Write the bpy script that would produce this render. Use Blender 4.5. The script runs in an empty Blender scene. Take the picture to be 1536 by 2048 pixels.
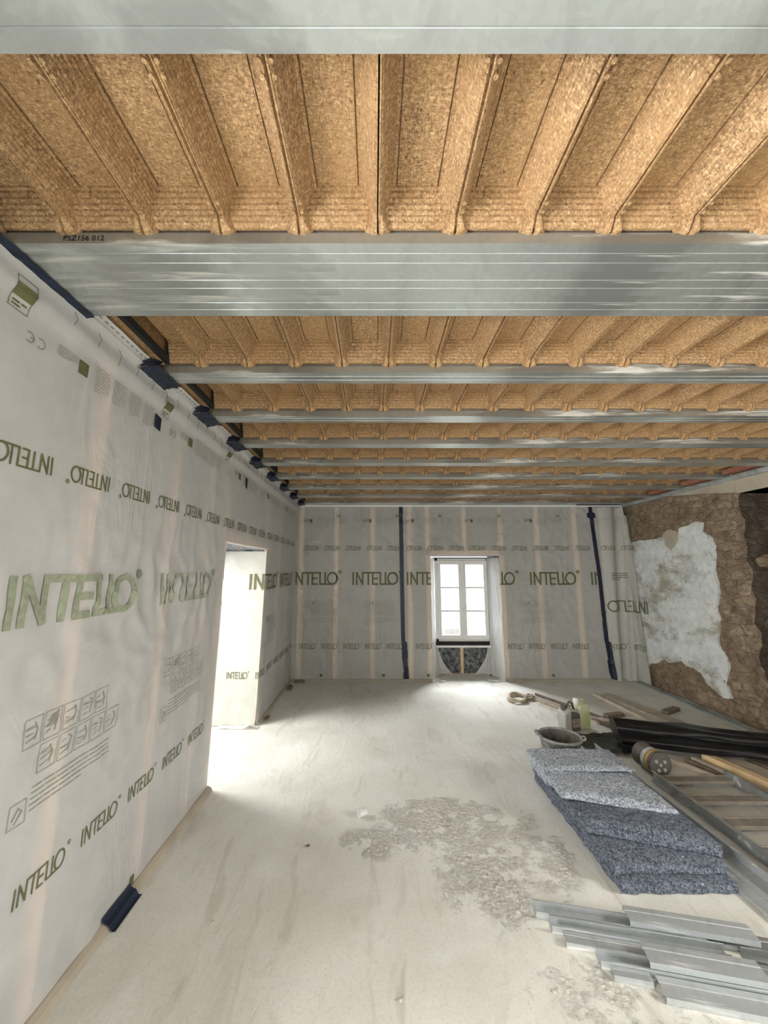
import bpy, math, random
from mathutils import Vector, noise as mn
random.seed(7)
sc = bpy.context.scene
COL = sc.collection
R = math.radians

# ------------------------------------------------------------ camera, light, exposure
CAMZ = 1.62
cam = bpy.data.objects.new('camera', bpy.data.cameras.new('camera'))
COL.objects.link(cam)
cam.location = (0, 0, CAMZ)
cam.rotation_euler = (R(90 + 8.5), 0, 0)
cam.data.sensor_fit = 'VERTICAL'
cam.data.sensor_height = 24.0
cam.data.lens = 24.0 * 769 / 2048
cam.data.shift_x = 20 / 2048
cam.data.clip_start = 0.02
sc.camera = cam

sc.view_settings.view_transform = 'Standard'
sc.view_settings.look = 'None'
sc.view_settings.gamma = 1
sc.view_settings.use_curve_mapping = False
sc.view_settings.exposure = 1.16
sc.cycles.max_bounces = 8
sc.cycles.diffuse_bounces = 4
sc.cycles.use_adaptive_sampling = True
sc.cycles.adaptive_threshold = 0.03
sc.cycles.transparent_max_bounces = 8
sc.cycles.use_denoising = True
sc.cycles.sample_clamp_indirect = 8

w = bpy.data.worlds.new('world'); sc.world = w; w.use_nodes = True
bg = w.node_tree.nodes['Background']
bg.inputs[0].default_value = (0.93, 0.97, 1.0, 1)
bg.inputs[1].default_value = 1.2

def area(name, loc, rot, sx, sy, power, color):
    l = bpy.data.lights.new(name, 'AREA'); l.shape = 'RECTANGLE'
    l.size = sx; l.size_y = sy; l.energy = power; l.color = color
    o = bpy.data.objects.new(name, l); COL.objects.link(o)
    o.location = loc; o.rotation_euler = rot
    return o
# daylight entering by each window of the room
area('daylight_side_window', (-2.75, 3.5, 1.7), (0, R(-74), 0), 1.9, 1.3, 74, (1.0, 0.985, 0.95))
area('daylight_near_side_window', (-2.02, -0.45, 1.35), (0, R(-90), 0), 1.7, 1.5, 200, (1.0, 0.985, 0.96))
area('daylight_back_window', (1.35, 8.3, 3.3), (R(-62), 0, 0), 2.4, 1.6, 420, (0.93, 0.97, 1.0))
area('daylight_right_window', (5.7, 0.5, 2.65), (0, R(74), 0), 0.9, 2.0, 230, (1.0, 0.99, 0.96))
area('daylight_rear_window_left', (0.0, -3.75, 1.6), (R(70), 0, 0), 1.5, 1.8, 30, (1.0, 0.99, 0.96))
area('daylight_rear_window_right', (2.5, -3.75, 1.6), (R(70), 0, 0), 1.5, 1.8, 12, (1.0, 0.99, 0.96))

# ------------------------------------------------------------ material helpers
class NT:
    def __init__(s, name):
        s.m = bpy.data.materials.new(name); s.m.use_nodes = True
        s.t = s.m.node_tree; s.n = s.t.nodes; s.l = s.t.links
        s.b = s.n['Principled BSDF']; s.out = s.n['Material Output']
        s.tc = s.n.new('ShaderNodeTexCoord')
    def lk(s, a, b): s.l.new(a, b)
    def mapping(s, scale=(1, 1, 1), rot=(0, 0, 0), loc=(0, 0, 0), src='Object'):
        m = s.n.new('ShaderNodeMapping'); m.inputs['Scale'].default_value = scale
        m.inputs['Rotation'].default_value = rot; m.inputs['Location'].default_value = loc
        s.lk(s.tc.outputs[src], m.inputs[0]); return m.outputs[0]
    def noise(s, vec, scale, detail=4, rough=.55, dist=0):
        n = s.n.new('ShaderNodeTexNoise'); n.inputs['Scale'].default_value = scale
        n.inputs['Detail'].default_value = detail; n.inputs['Roughness'].default_value = rough
        n.inputs['Distortion'].default_value = dist; s.lk(vec, n.inputs['Vector']); return n.outputs['Fac']
    def vor(s, vec, scale, feat='F1', out='Distance'):
        n = s.n.new('ShaderNodeTexVoronoi'); n.feature = feat; n.inputs['Scale'].default_value = scale
        s.lk(vec, n.inputs['Vector']); return n.outputs[out]
    def ramp(s, fac, stops):
        r = s.n.new('ShaderNodeValToRGB'); e = r.color_ramp.elements
        while len(e) < len(stops): e.new(0.5)
        for i, (p, c) in enumerate(stops):
            e[i].position = p
            e[i].color = (c, c, c, 1) if isinstance(c, (int, float)) else (*c, 1)
        s.lk(fac, r.inputs[0]); return r.outputs[0]
    def mix(s, a, b, fac, mode='MIX'):
        m = s.n.new('ShaderNodeMix'); m.data_type = 'RGBA'; m.blend_type = mode
        for v, i in ((a, 6), (b, 7), (fac, 0)):
            if isinstance(v, (tuple, list)): m.inputs[i].default_value = (*v, 1)
            elif isinstance(v, (int, float)): m.inputs[i].default_value = v
            else: s.lk(v, m.inputs[i])
        return m.outputs[2]
    def math(s, op, a, b=0.0):
        m = s.n.new('ShaderNodeMath'); m.operation = op
        for v, i in ((a, 0), (b, 1)):
            if isinstance(v, (int, float)): m.inputs[i].default_value = v
            else: s.lk(v, m.inputs[i])
        return m.outputs[0]
    def bump(s, h, strength=.4, dist=.01, prev=None):
        b = s.n.new('ShaderNodeBump'); b.inputs['Strength'].default_value = strength
        b.inputs['Distance'].default_value = dist; s.lk(h, b.inputs['Height'])
        if prev is not None: s.lk(prev, b.inputs['Normal'])
        return b.outputs[0]
    def fin(s, color=None, rough=.8, metal=0, normal=None):
        if color is not None:
            if isinstance(color, tuple): s.b.inputs['Base Color'].default_value = (*color, 1)
            else: s.lk(color, s.b.inputs['Base Color'])
        if isinstance(rough, (int, float)): s.b.inputs['Roughness'].default_value = rough
        else: s.lk(rough, s.b.inputs['Roughness'])
        if isinstance(metal, (int, float)): s.b.inputs['Metallic'].default_value = metal
        else: s.lk(metal, s.b.inputs['Metallic'])
        if normal is not None: s.lk(normal, s.b.inputs['Normal'])
        return s.m

def plain(name, c, rough=.7, metal=0, var=.12, scale=30, bump=.15):
    t = NT(name); v = t.mapping()
    n = t.noise(v, scale, 5)
    lo = tuple(x * (1 - var) for x in c); hi = tuple(min(1, x * (1 + var)) for x in c)
    return t.fin(t.ramp(n, [(.3, lo), (.7, hi)]), rough, metal, t.bump(n, bump, .004) if bump else None)

def m_chip():
    t = NT('pressed_wood_fibre'); v = t.mapping()
    vs = t.mapping((1, 2.6, 1), (0, 0, .5)); vs2 = t.mapping((2.4, 1, 1), (0, 0, -.35))
    a = t.vor(vs, 120, out='Color'); b = t.vor(vs2, 150, out='Color')
    bw = t.n.new('ShaderNodeRGBToBW'); t.lk(t.mix(a, b, .5), bw.inputs[0])
    c = t.ramp(bw.outputs[0], [(.18, (.15, .088, .044)), (.42, (.32, .198, .098)), (.64, (.455, .298, .152)), (.84, (.68, .50, .30))])
    big = t.noise(v, 3.5, 3)
    c = t.mix(c, (.40, .24, .105), t.ramp(big, [(.35, .5), (.7, 0.)]))
    dk = t.ramp(t.noise(v, 75, 1), [(.72, 0.), (.76, .8)])
    c = t.mix(c, (.12, .06, .025), dk)
    nb = t.bump(bw.outputs[0], .2, .002)
    return t.fin(c, .85, 0, t.bump(t.noise(v, 18, 3), .1, .005, nb))

def m_galv(name='galvanised_steel', base=(.57, .61, .60), rough=.30, metal=.72):
    t = NT(name); v = t.mapping(); vx = t.mapping((.25, 3, 3))
    st = t.noise(vx, 5, 6, .65, .6)
    sp = t.vor(v, 60, out='Color'); bw = t.n.new('ShaderNodeRGBToBW'); t.lk(sp, bw.inputs[0])
    c = t.mix(tuple(x * .90 for x in base), base, bw.outputs[0])
    mask = t.ramp(t.noise(v, 2.0, 6, .6, .8), [(.48, 0.), (.60, 1.)])
    c = t.mix(c, tuple(x * .58 for x in base), t.math('MULTIPLY', mask, .75))
    smear = t.ramp(st, [(.56, 0.), (.66, .75)])
    c = t.mix(c, (.70, .70, .66), smear)
    r = t.math('ADD', t.math('MULTIPLY', smear, .35), rough)
    nb = t.bump(st, .08, .004)
    return t.fin(c, r, t.math('SUBTRACT', metal, t.math('MULTIPLY', smear, .5)), nb)

def m_floor():
    t = NT('dusty_screed'); v = t.mapping(); vd = t.mapping((3, .8, 1), (0, 0, .45)); vs = t.mapping((1, 1, 1), (0, 0, -.3))
    n1 = t.noise(v, 1.1, 6, .6, .4); n2 = t.noise(vd, 2.2, 8, .62, 1.0); n3 = t.noise(v, 22, 5, .65)
    c = t.ramp(n1, [(.3, (.60, .585, .525)), (.5, (.70, .69, .635)), (.68, (.78, .775, .73))])
    c = t.mix(c, (.48, .445, .375), t.ramp(n2, [(.54, 0.), (.70, .6)]))
    c = t.mix(c, (.80, .80, .77), t.ramp(t.noise(vs, 1.7, 7, .6, 1.5), [(.55, 0.), (.7, .5)]))
    c = t.mix(c, (.50, .47, .40), t.ramp(t.noise(v, 70, 6, .75), [(.50, 0.), (.70, .55)]))
    # trodden crumbly mortar patches
    sep = t.n.new('ShaderNodeSeparateXYZ'); t.lk(t.tc.outputs['Object'], sep.inputs[0])
    pm = None
    for (x, y, rx, ry, k) in ((.45, 2.78, .52, .32, 1), (.05, 2.58, .34, .2, .8), (.60, 2.35, .34, .46, .75), (.98, 2.5, .24, .5, .6), (.9, 1.6, .5, .4, .45)):
        dx = t.math('DIVIDE', t.math('SUBTRACT', sep.outputs[0], x), rx); dy = t.math('DIVIDE', t.math('SUBTRACT', sep.outputs[1], y), ry)
        d = t.math('ADD', t.math('MULTIPLY', dx, dx), t.math('MULTIPLY', dy, dy))
        g = t.math('MULTIPLY', t.math('MAXIMUM', t.math('SUBTRACT', 1.0, d), 0.0), k)
        pm = g if pm is None else t.math('MAXIMUM', pm, g)
    br = t.noise(v, 7, 8, .75, .15)
    pmask = t.ramp(t.math('MULTIPLY', pm, t.ramp(br, [(.40, 0.), (.60, 1.)])), [(.16, 0.), (.42, 1.)])
    c = t.mix(c, (.43, .385, .325), t.math('MULTIPLY', pmask, t.math('MULTIPLY', t.ramp(t.noise(v, 45, 5, .75, .2), [(.38, 1.), (.6, .2)]), .8)))
    specks = t.ramp(t.noise(v, 55, 2), [(.74, 0.), (.79, .6)])
    c = t.mix(c, (.24, .20, .16), specks)
    cw = t.n.new('ShaderNodeTexNoise'); cw.inputs['Scale'].default_value = 20; cw.inputs['Detail'].default_value = 4; t.lk(v, cw.inputs['Vector'])
    crumbs = t.vor(t.mix(v, cw.outputs['Color'], .02), 42)
    hgt = t.math('ADD', t.math('MULTIPLY', n3, .35), t.math('MULTIPLY', t.math('MULTIPLY', crumbs, pmask), 1.6))
    hgt = t.math('ADD', hgt, t.math('MULTIPLY', n2, .8))
    return t.fin(c, .92, 0, t.bump(hgt, .75, .010))

def m_film(name, tint=(.72, .71, .69), alpha=.74, fs=3.0, cb=.25):
    t = NT(name); v = t.mapping()
    n = t.noise(v, 9, 6, .6, .8)
    c = t.ramp(n, [(.3, tuple(x * .93 for x in tint)), (.7, tuple(min(1, x * 1.05) for x in tint))])
    t.lk(c, t.b.inputs['Base Color']); t.b.inputs['Roughness'].default_value = .38
    t.b.inputs['Specular IOR Level'].default_value = .35
    cr = t.noise(t.mapping((1, 1, .55), (.5, .3, 0)), fs, 4, .55, 1.2)
    ridge = t.math('ABSOLUTE', t.math('SUBTRACT', cr, .5))
    rd = t.ramp(ridge, [(0., 1.), (.10, 0.)])
    amt = t.ramp(t.noise(v, 1.1, 2), [(.46, .0), (.62, 1.)])
    nb = t.bump(t.math('MULTIPLY', rd, amt), cb, .010)
    nb = t.bump(t.noise(v, 38, 4), .16, .004, nb)
    t.lk(nb, t.b.inputs['Normal'])
    tr = t.n.new('ShaderNodeBsdfTransparent'); tl = t.n.new('ShaderNodeBsdfTranslucent')
    tl.inputs[0].default_value = (*tint, 1)
    m1 = t.n.new('ShaderNodeMixShader'); m1.inputs[0].default_value = .18
    t.lk(t.b.outputs[0], m1.inputs[1]); t.lk(tl.outputs[0], m1.inputs[2])
    m2 = t.n.new('ShaderNodeMixShader'); m2.inputs[0].default_value = alpha
    t.lk(tr.outputs[0], m2.inputs[1]); t.lk(m1.outputs[0], m2.inputs[2])
    t.lk(m2.outputs[0], t.out.inputs[0])
    return t.m

def m_denim(name, dark, light, sc_=1.0):
    t = NT(name); v = t.mapping()
    a = t.vor(v, 95 * sc_, out='Color'); bw = t.n.new('ShaderNodeRGBToBW'); t.lk(a, bw.inputs[0])
    n = t.noise(v, 60 * sc_, 6, .7)
    f = t.math('ADD', t.math('MULTIPLY', bw.outputs[0], .55), t.math('MULTIPLY', n, .45))
    c = t.ramp(f, [(.30, dark), (.5, tuple((x + y) / 2 for x, y in zip(dark, light))), (.68, light)])
    c = t.mix(c, (.04, .06, .12), t.ramp(t.noise(v, 28, 2), [(.66, 0.), (.70, .7)]))
    c = t.mix(c, (.62, .64, .66), t.ramp(t.noise(v, 46, 1), [(.73, 0.), (.77, .8)]))
    return t.fin(c, .95, 0, t.bump(n, .8, .012))

def m_stone(name='rubble_masonry', k=1.0):
    t = NT(name); v = t.mapping((1, 1, 1.9))
    wn = t.n.new('ShaderNodeTexNoise'); wn.inputs['Scale'].default_value = 5; t.lk(v, wn.inputs['Vector'])
    wv = t.mix(v, wn.outputs['Color'], .13)
    col = t.vor(wv, 8.5, out='Color'); edge = t.vor(wv, 8.5, 'DISTANCE_TO_EDGE')
    bw = t.n.new('ShaderNodeRGBToBW'); t.lk(col, bw.inputs[0])
    c = t.ramp(bw.outputs[0], [(.2, (.20, .135, .088)), (.42, (.31, .225, .15)), (.62, (.42, .315, .20)), (.8, (.62, .50, .34))])
    n = t.noise(t.mapping(), 16, 8, .7)
    c = t.mix(c, (.12, .08, .052), t.ramp(n, [(.38, .8), (.58, 0.)]))
    c = t.mix(c, (.34, .25, .17), t.ramp(t.noise(t.mapping(), 3.2, 7, .7, .6), [(.40, .7), (.56, .0)]))
    c = t.mix(c, (.15, .10, .066), t.math('MULTIPLY', t.ramp(edge, [(.0, 1.), (.05, 0.)]), .35))
    c = t.mix(c, t.ramp(t.noise(t.mapping(), 9, 8, .75, .5), [(.35, (.17, .115, .075)), (.5, (.30, .22, .148)), (.66, (.50, .395, .27))]), .62)
    c = t.mix(c, (.46, .40, .32), t.ramp(t.noise(t.mapping(), 6, 6, .7, 1), [(.60, 0.), (.70, .55)]))
    h = t.math('ADD', t.math('MULTIPLY', t.ramp(edge, [(0., 0.), (.12, 1.)]), .55), t.math('MULTIPLY', n, 1.5))
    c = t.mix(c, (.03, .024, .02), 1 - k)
    return t.fin(c, .95, 0, t.bump(h, .9, .028))

def m_plaster():
    t = NT('old_blue_white_plaster'); v = t.mapping()
    n = t.noise(t.mapping((1, 1, 1.8)), 1.7, 9, .72, .2); n2 = t.noise(v, 5, 9, .78, .1)
    c = t.ramp(n2, [(.3, (.44, .455, .43)), (.48, (.62, .655, .635)), (.66, (.78, .82, .80))])
    c = t.mix(c, (.30, .25, .17), t.ramp(n, [(.52, 0.), (.62, .8)]))
    c = t.mix(c, (.17, .17, .16), t.ramp(t.noise(v, 3.4, 9, .8, .2), [(.54, 0.), (.66, .7)]))
    return t.fin(c, .85, 0, t.bump(n2, .5, .01))

M = {}
M['chip'] = m_chip()
M['galv'] = m_galv()
M['galv_dark'] = m_galv('dull_galvanised_steel', (.42, .44, .435), .42)
M['galv_floor'] = m_galv('dusty_galvanised_steel', (.50, .53, .54), .42, .45)
M['galv_face'] = m_galv('streaked_shaded_zinc', (.30, .275, .23), .5, .35)  # beam sides: streaked zinc, their shade put into the darker brown base
M['floor'] = m_floor()
M['film'] = m_film('vapour_membrane', (.76, .755, .735), .76)
M['film_back'] = m_film('vapour_membrane_over_fibre', (.80, .795, .75), .60, 5.0, .75)
M['film_loose'] = m_film('loose_vapour_membrane', (.62, .615, .56), .88)
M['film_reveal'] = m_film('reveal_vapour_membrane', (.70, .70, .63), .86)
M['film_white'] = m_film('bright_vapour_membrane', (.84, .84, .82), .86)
M['fibre'] = m_denim('grey_fibre_insulation', (.05, .055, .06), (.25, .255, .26), .28)
M['denim'] = m_denim('blue_grey_fibre_shaded', (.042, .052, .075), (.205, .235, .28), 1.25)  # darker copy of the stack fibre: shade on the fronts put into the colour
M['denim_mid'] = m_denim('blue_grey_fibre_lit', (.15, .17, .21), (.60, .64, .70), 1.5)  # paler copy of the same fibre: light on the tops put into the colour
M['stone'] = m_stone(); M['dark_stone'] = m_stone('darkened_rubble', .30); M['plaster'] = m_plaster()  # second stone is a darkened copy of the rubble for the recess lining
M['wood'] = plain('pale_softwood', (.72, .52, .33), .7, 0, .18, 12, .1)
M['stud_wood'] = plain('raw_softwood_stud', (.80, .58, .40), .7, 0, .12, 12, .1)
M['dusty_wood'] = plain('dusty_softwood', (.47, .41, .33), .85, 0, .2, 14, .2)
M['pale_wood'] = plain('pale_dusty_wood', (.56, .49, .39), .8, 0, .15, 12, .1)
M['dark_wood'] = plain('dark_weathered_wood', (.20, .155, .115), .85, 0, .3, 18, .3)
M['yellow_wood'] = plain('yellow_softwood', (.74, .55, .31), .6, 0, .1, 10, .1)
M['blue_tape'] = plain('dark_blue_tape', (.006, .013, .034), .45, 0, .4, 25, .6)
M['black'] = plain('black_polythene', (.007, .0075, .009), .38, 0, .4, 9, .5)
M['black_matt'] = plain('black_foam', (.012, .012, .012), .8)
M['white'] = plain('white_lacquer', (.82, .82, .80), .4, 0, .03, 8, 0)
M['ink'] = plain('olive_ink', (.115, .118, .045), .6, 0, .15, 40, 0)
M['ink_green'] = plain('pale_green_ink', (.28, .31, .22), .6, 0, .22, 40, 0)
M['ink_faint'] = plain('faint_grey_green_ink', (.34, .36, .29), .6, 0, .2, 30, 0)
M['ink_bright'] = plain('lime_ink', (.42, .52, .08), .6, 0, .1, 40, 0)
M['ink_grey'] = plain('grey_ink', (.25, .25, .20), .6, 0, .1, 40, 0)
M['plasterboard'] = plain('beige_plaster', (.42, .37, .29), .9, 0, .12, 6, .3)
M['room'] = plain('lime_render', (.62, .59, .53), .9, 0, .08, 4, .3)
M['rubber'] = plain('mortar_crusted_rubber', (.27, .27, .26), .85, 0, .5, 22, .6)
M['rubber_in'] = plain('dark_mortar_residue', (.13, .115, .10), .9, 0, .5, 18, .6)
M['jug_grey'] = plain('grey_plastic', (.42, .42, .38), .5, 0, .15, 9, .1)
M['jug_dark'] = plain('dirty_dark_label_film', (.10, .09, .075), .6, 0, .3, 20, .1)
M['jug_pale'] = plain('translucent_yellow_plastic', (.62, .63, .42), .4, 0, .08, 9, .05)
M['label'] = plain('faded_paper_label', (.42, .34, .28), .8, 0, .2, 90, 0)
M['lime'] = plain('yellow_green_label', (.50, .60, .22), .6, 0, .05, 20, 0)
M['steel_end'] = plain('grey_pressed_tin', (.20, .19, .17), .5, .5, .25, 40, .4)
M['tin_orange'] = plain('ochre_band', (.45, .27, .07), .6)
M['ladder_dust'] = plain('brown_dust_on_steel', (.27, .24, .20), .7, .1, .25, 12, .2)
M['rope'] = plain('dirty_rope', (.45, .37, .27), .95, 0, .3, 60, .8)
M['debris'] = plain('pale_mortar_crumb', (.46, .43, .38), .95, 0, .2, 40, .4)
M['leaf'] = plain('dry_brown_leaf', (.10, .085, .05), .9)
M['clay'] = plain('red_clay', (.33, .135, .085), .9, 0, .2, 20, .3)
gm = NT('window_glass')
_g = gm.n.new('ShaderNodeBsdfGlossy'); _g.inputs['Roughness'].default_value = .03
_t = gm.n.new('ShaderNodeBsdfTransparent'); _x = gm.n.new('ShaderNodeMixShader'); _x.inputs[0].default_value = .05
gm.lk(_t.outputs[0], _x.inputs[1]); gm.lk(_g.outputs[0], _x.inputs[2]); gm.lk(_x.outputs[0], gm.out.inputs[0])
M['glass'] = gm.m

# ------------------------------------------------------------ mesh helpers
class MB:
    def __init__(s): s.v = []; s.f = []; s.mi = []
    def add(s, vs, fs, mi=0):
        b = len(s.v); s.v += [tuple(v) for v in vs]
        s.f += [tuple(b + i for i in f) for f in fs]; s.mi += [mi] * len(fs)
    def box(s, x0, y0, z0, x1, y1, z1, mi=0, rot=None, org=(0, 0, 0)):
        vs = [Vector((x, y, z)) for z in (z0, z1) for y in (y0, y1) for x in (x0, x1)]
        if rot is not None: vs = [rot @ v for v in vs]
        vs = [v + Vector(org) for v in vs]
        s.add(vs, [(0, 2, 3, 1), (4, 5, 7, 6), (0, 1, 5, 4), (2, 6, 7, 3), (0, 4, 6, 2), (1, 3, 7, 5)], mi)
    def prism(s, pts, a, b, axis='x', mi=0):
        """closed outline extruded from a to b; axis x: pts are (y,z); y: (x,z); z: (x,y)"""
        n = len(pts)
        def P(p, t): return {'x': (t, p[0], p[1]), 'y': (p[0], t, p[1]), 'z': (p[0], p[1], t)}[axis]
        s.add([P(p, a) for p in pts] + [P(p, b) for p in pts],
              [tuple(range(n - 1, -1, -1)), tuple(range(n, 2 * n))] + [(i, (i + 1) % n, n + (i + 1) % n, n + i) for i in range(n)], mi)
    def grid(s, fn, nu, nv, mi=0, skip=None):
        b = len(s.v)
        s.v += [tuple(fn(i, j)) for j in range(nv + 1) for i in range(nu + 1)]
        for j in range(nv):
            for i in range(nu):
                if skip and skip(i, j): continue
                q = b + j * (nu + 1) + i
                s.f.append((q, q + 1, q + nu + 2, q + nu + 1)); s.mi.append(mi)
    def lathe(s, prof, n=32, org=(0, 0, 0), rot=None, mi=0, closed=False):
        vs = []
        for r, z in prof:
            for k in range(n):
                a = 2 * math.pi * k / n; v = Vector((r * math.cos(a), r * math.sin(a), z))
                if rot is not None: v = rot @ v
                vs.append(v + Vector(org))
        fs = [(j * n + k, j * n + (k + 1) % n, (j + 1) * n + (k + 1) % n, (j + 1) * n + k) for j in range(len(prof) - 1) for k in range(n)]
        s.add(vs, fs, mi)
    def tube(s, pts, r, n=8, mi=0):
        pts = [Vector(p) for p in pts]; vs = []
        rr = r if isinstance(r, (list, tuple)) else [r] * len(pts)
        for i, p in enumerate(pts):
            d = (pts[min(i + 1, len(pts) - 1)] - pts[max(i - 1, 0)]).normalized()
            up = Vector((0, 0, 1)) if abs(d.z) < .9 else Vector((1, 0, 0))
            a = d.cross(up).normalized(); b = a.cross(d)
            vs += [p + (a * math.cos(2 * math.pi * k / n) + b * math.sin(2 * math.pi * k / n)) * rr[i] for k in range(n)]
        fs = [(j * n + k, j * n + (k + 1) % n, (j + 1) * n + (k + 1) % n, (j + 1) * n + k) for j in range(len(pts) - 1) for k in range(n)]
        fs += [tuple(range(n - 1, -1, -1)), tuple((len(pts) - 1) * n + k for k in range(n))]
        s.add(vs, fs, mi)
    def build(s, name, mats, parent=None, smooth=False, bevel=0):
        if not isinstance(mats, (list, tuple)): mats = [mats]
        me = bpy.data.meshes.new(name); me.from_pydata(s.v, [], s.f)
        for m in mats: me.materials.append(m)
        if len(mats) > 1:
            for p, i in zip(me.polygons, s.mi): p.material_index = i
        if smooth:
            for p in me.polygons: p.use_smooth = True
        me.update()
        o = bpy.data.objects.new(name, me); COL.objects.link(o)
        if bevel:
            b = o.modifiers.new('bevel', 'BEVEL'); b.width = bevel; b.segments = 2; b.limit_method = 'ANGLE'
        if parent is not None: o.parent = parent
        return o

def tag(o, label, cat, group=None):
    o['label'] = label; o['category'] = cat
    if group: o['group'] = group
    return o
def struct(o, label=None):
    o['kind'] = 'structure'
    if label: o['label'] = label
    return o
def thing(name, loc, label, cat, group=None, rz=0):
    o = bpy.data.objects.new(name, None); COL.objects.link(o); o.empty_display_size = .05
    o.location = loc; o.rotation_euler = (0, 0, rz)
    return tag(o, label, cat, group)
def nz(x, y, z): return mn.noise(Vector((x, y, z)))
ORD = ['first', 'second', 'third', 'fourth', 'fifth', 'sixth', 'seventh', 'eighth', 'ninth', 'tenth', 'eleventh', 'twelfth']

# ------------------------------------------------------------ room shell
D = 5.95; ZC = 2.62; XR = 3.92; YB = -3.2
def wl(z): return -1.245 + .025 * z          # left film plane, leaning slightly in
b = MB(); b.box(-2.3, YB - .4, -.12, 5.0, D + 2.2 - 1.7, 0)
fl = b.build('floor', M['floor']); struct(fl, 'dusty cream screed floor with crumbly mortar patches and scuffs')
b = MB(); b.box(-2.3, YB - .4, ZC + .215, 5.0, D + .8, ZC + .4)
struct(b.build('ceiling', M['plasterboard']), 'concrete deck above the steel beams and wood-fibre blocks')

# left wall: thick wall with two full height window recesses
b = MB()
def lwall(y0, y1, z0, z1):
    o0 = wl(z0) - .035; o1 = wl(z1) - .035
    b.prism([(o0, z0), (o1, z1), (-1.95, z1), (-1.95, z0)], y0, y1, 'y')
lwall(YB, -1.2, 0, ZC + .22); lwall(.3, 3.13, 0, ZC + .22); lwall(4.33, D + .4, 0, ZC + .22)
lwall(3.13, 4.33, 1.84, ZC + .22); lwall(-1.2, .3, 2.1, ZC + .22)
WL = struct(b.build('wall_left', M['fibre']), 'left wall lined with grey fibre insulation behind the membrane')
# back wall
b = MB()
b.box(-1.95, D + .035, 0, .85, D + .7, ZC + .22); b.box(1.94, D + .035, 0, 4.6, D + .7, ZC + .22)
b.box(.85, D + .035, 1.84, 1.94, D + .7, ZC + .22)
b.box(.85, D + .40, 0, 1.94, D + .7, .46)
WB = struct(b.build('wall_back', M['fibre']), 'back wall lined with grey fibre insulation behind the membrane')
# rear wall with two windows
b = MB()
b.box(-1.95, YB - .35, 0, -.8, YB, ZC + .22); b.box(.8, YB - .35, 0, 1.7, YB, ZC + .22); b.box(3.3, YB - .35, 0, 4.6, YB, ZC + .22)
for x0, x1 in ((-.8, .8), (1.7, 3.3)):
    b.box(x0, YB - .35, 0, x1, YB, .5); b.box(x0, YB - .35, 2.4, x1, YB, ZC + .22)
struct(b.build('wall_rear', M['room']), 'rendered wall with two windows behind the camera')

# ------------------------------------------------------------ right wall: stone, plaster, recess
def stone_off(y, z):
    q = .028 * nz(y * 3.2, z * 4.6, 3) + .016 * nz(y * 9, z * 12, 9) + .008 * nz(y * 24, z * 30, 1)
    if y < 4.42: q *= 1.7
    if y > 4.62 and .25 < z < 2.12: q *= .35
    return q
YJ = 4.05
b = MB()
ny, nzz = 110, 130
b.grid(lambda i, j: (lambda y, z: (XR + stone_off(y, z) + (.02 if z < .35 else 0), y + (.03 * nz(z * 5, 7, 1) if i == 0 else 0), z))(YJ + (D + .03 - YJ) * i / ny, (ZC + .2) * j / nzz), ny, nzz)
# jamb face of the recess (turned towards the camera) and its back
def jamb(i, j):
    t = i / 40; z = 2.45 * j / 80
    return (XR + .75 * t + (stone_off(YJ, z) + (.02 if z < .35 else 0)) * (1 - t), YJ + .03 * nz(z * 5, 7, 1) * (1 if i == 0 else 1) + .05 * nz(t * 5, z * 5, 4) * min(1, t * 6), z)
rb = b; b = MB(); b.grid(jamb, 40, 80)
b.grid(lambda i, j: (XR + .75 + .05 * nz(i * .3, j * .3, 2), YJ - 1.6 * i / 30, 2.45 * j / 40), 30, 40)
b.grid(lambda i, j: (XR + .75 - .75 * i / 12, YJ - 1.6, 2.45 * j / 30), 12, 30)
b.box(XR, YJ - 1.6, 2.43, XR + .8, YJ + .02, 2.5)
dark_lining = b; b = rb
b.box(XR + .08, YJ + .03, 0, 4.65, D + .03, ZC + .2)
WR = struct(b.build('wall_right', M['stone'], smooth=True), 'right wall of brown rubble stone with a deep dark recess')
dark_lining.build('recess_lining', M['dark_stone'], WR, smooth=True)['label'] = 'dark stone inside the recess'
b = MB(); b.box(XR, YB, 0, 4.6, -.7, 2.43); b.box(XR, 1.3, 0, 4.6, YJ - 1.6, 2.43); b.box(XR, -.7, 0, 4.6, 1.3, .7); b.box(XR - .01, YB, 2.43, 4.6, YJ + .02, ZC + .2)
b.prism([(YJ + .02, 2.44), (4.25, 2.47), (4.5, 2.51), (4.95, 2.57), (4.95, ZC + .2), (YJ + .02, ZC + .2)], XR - .03, XR + .05, 'x')
b.build('rendered_band', M['plasterboard'], WR)['label'] = 'smooth beige render above the recess'
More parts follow.
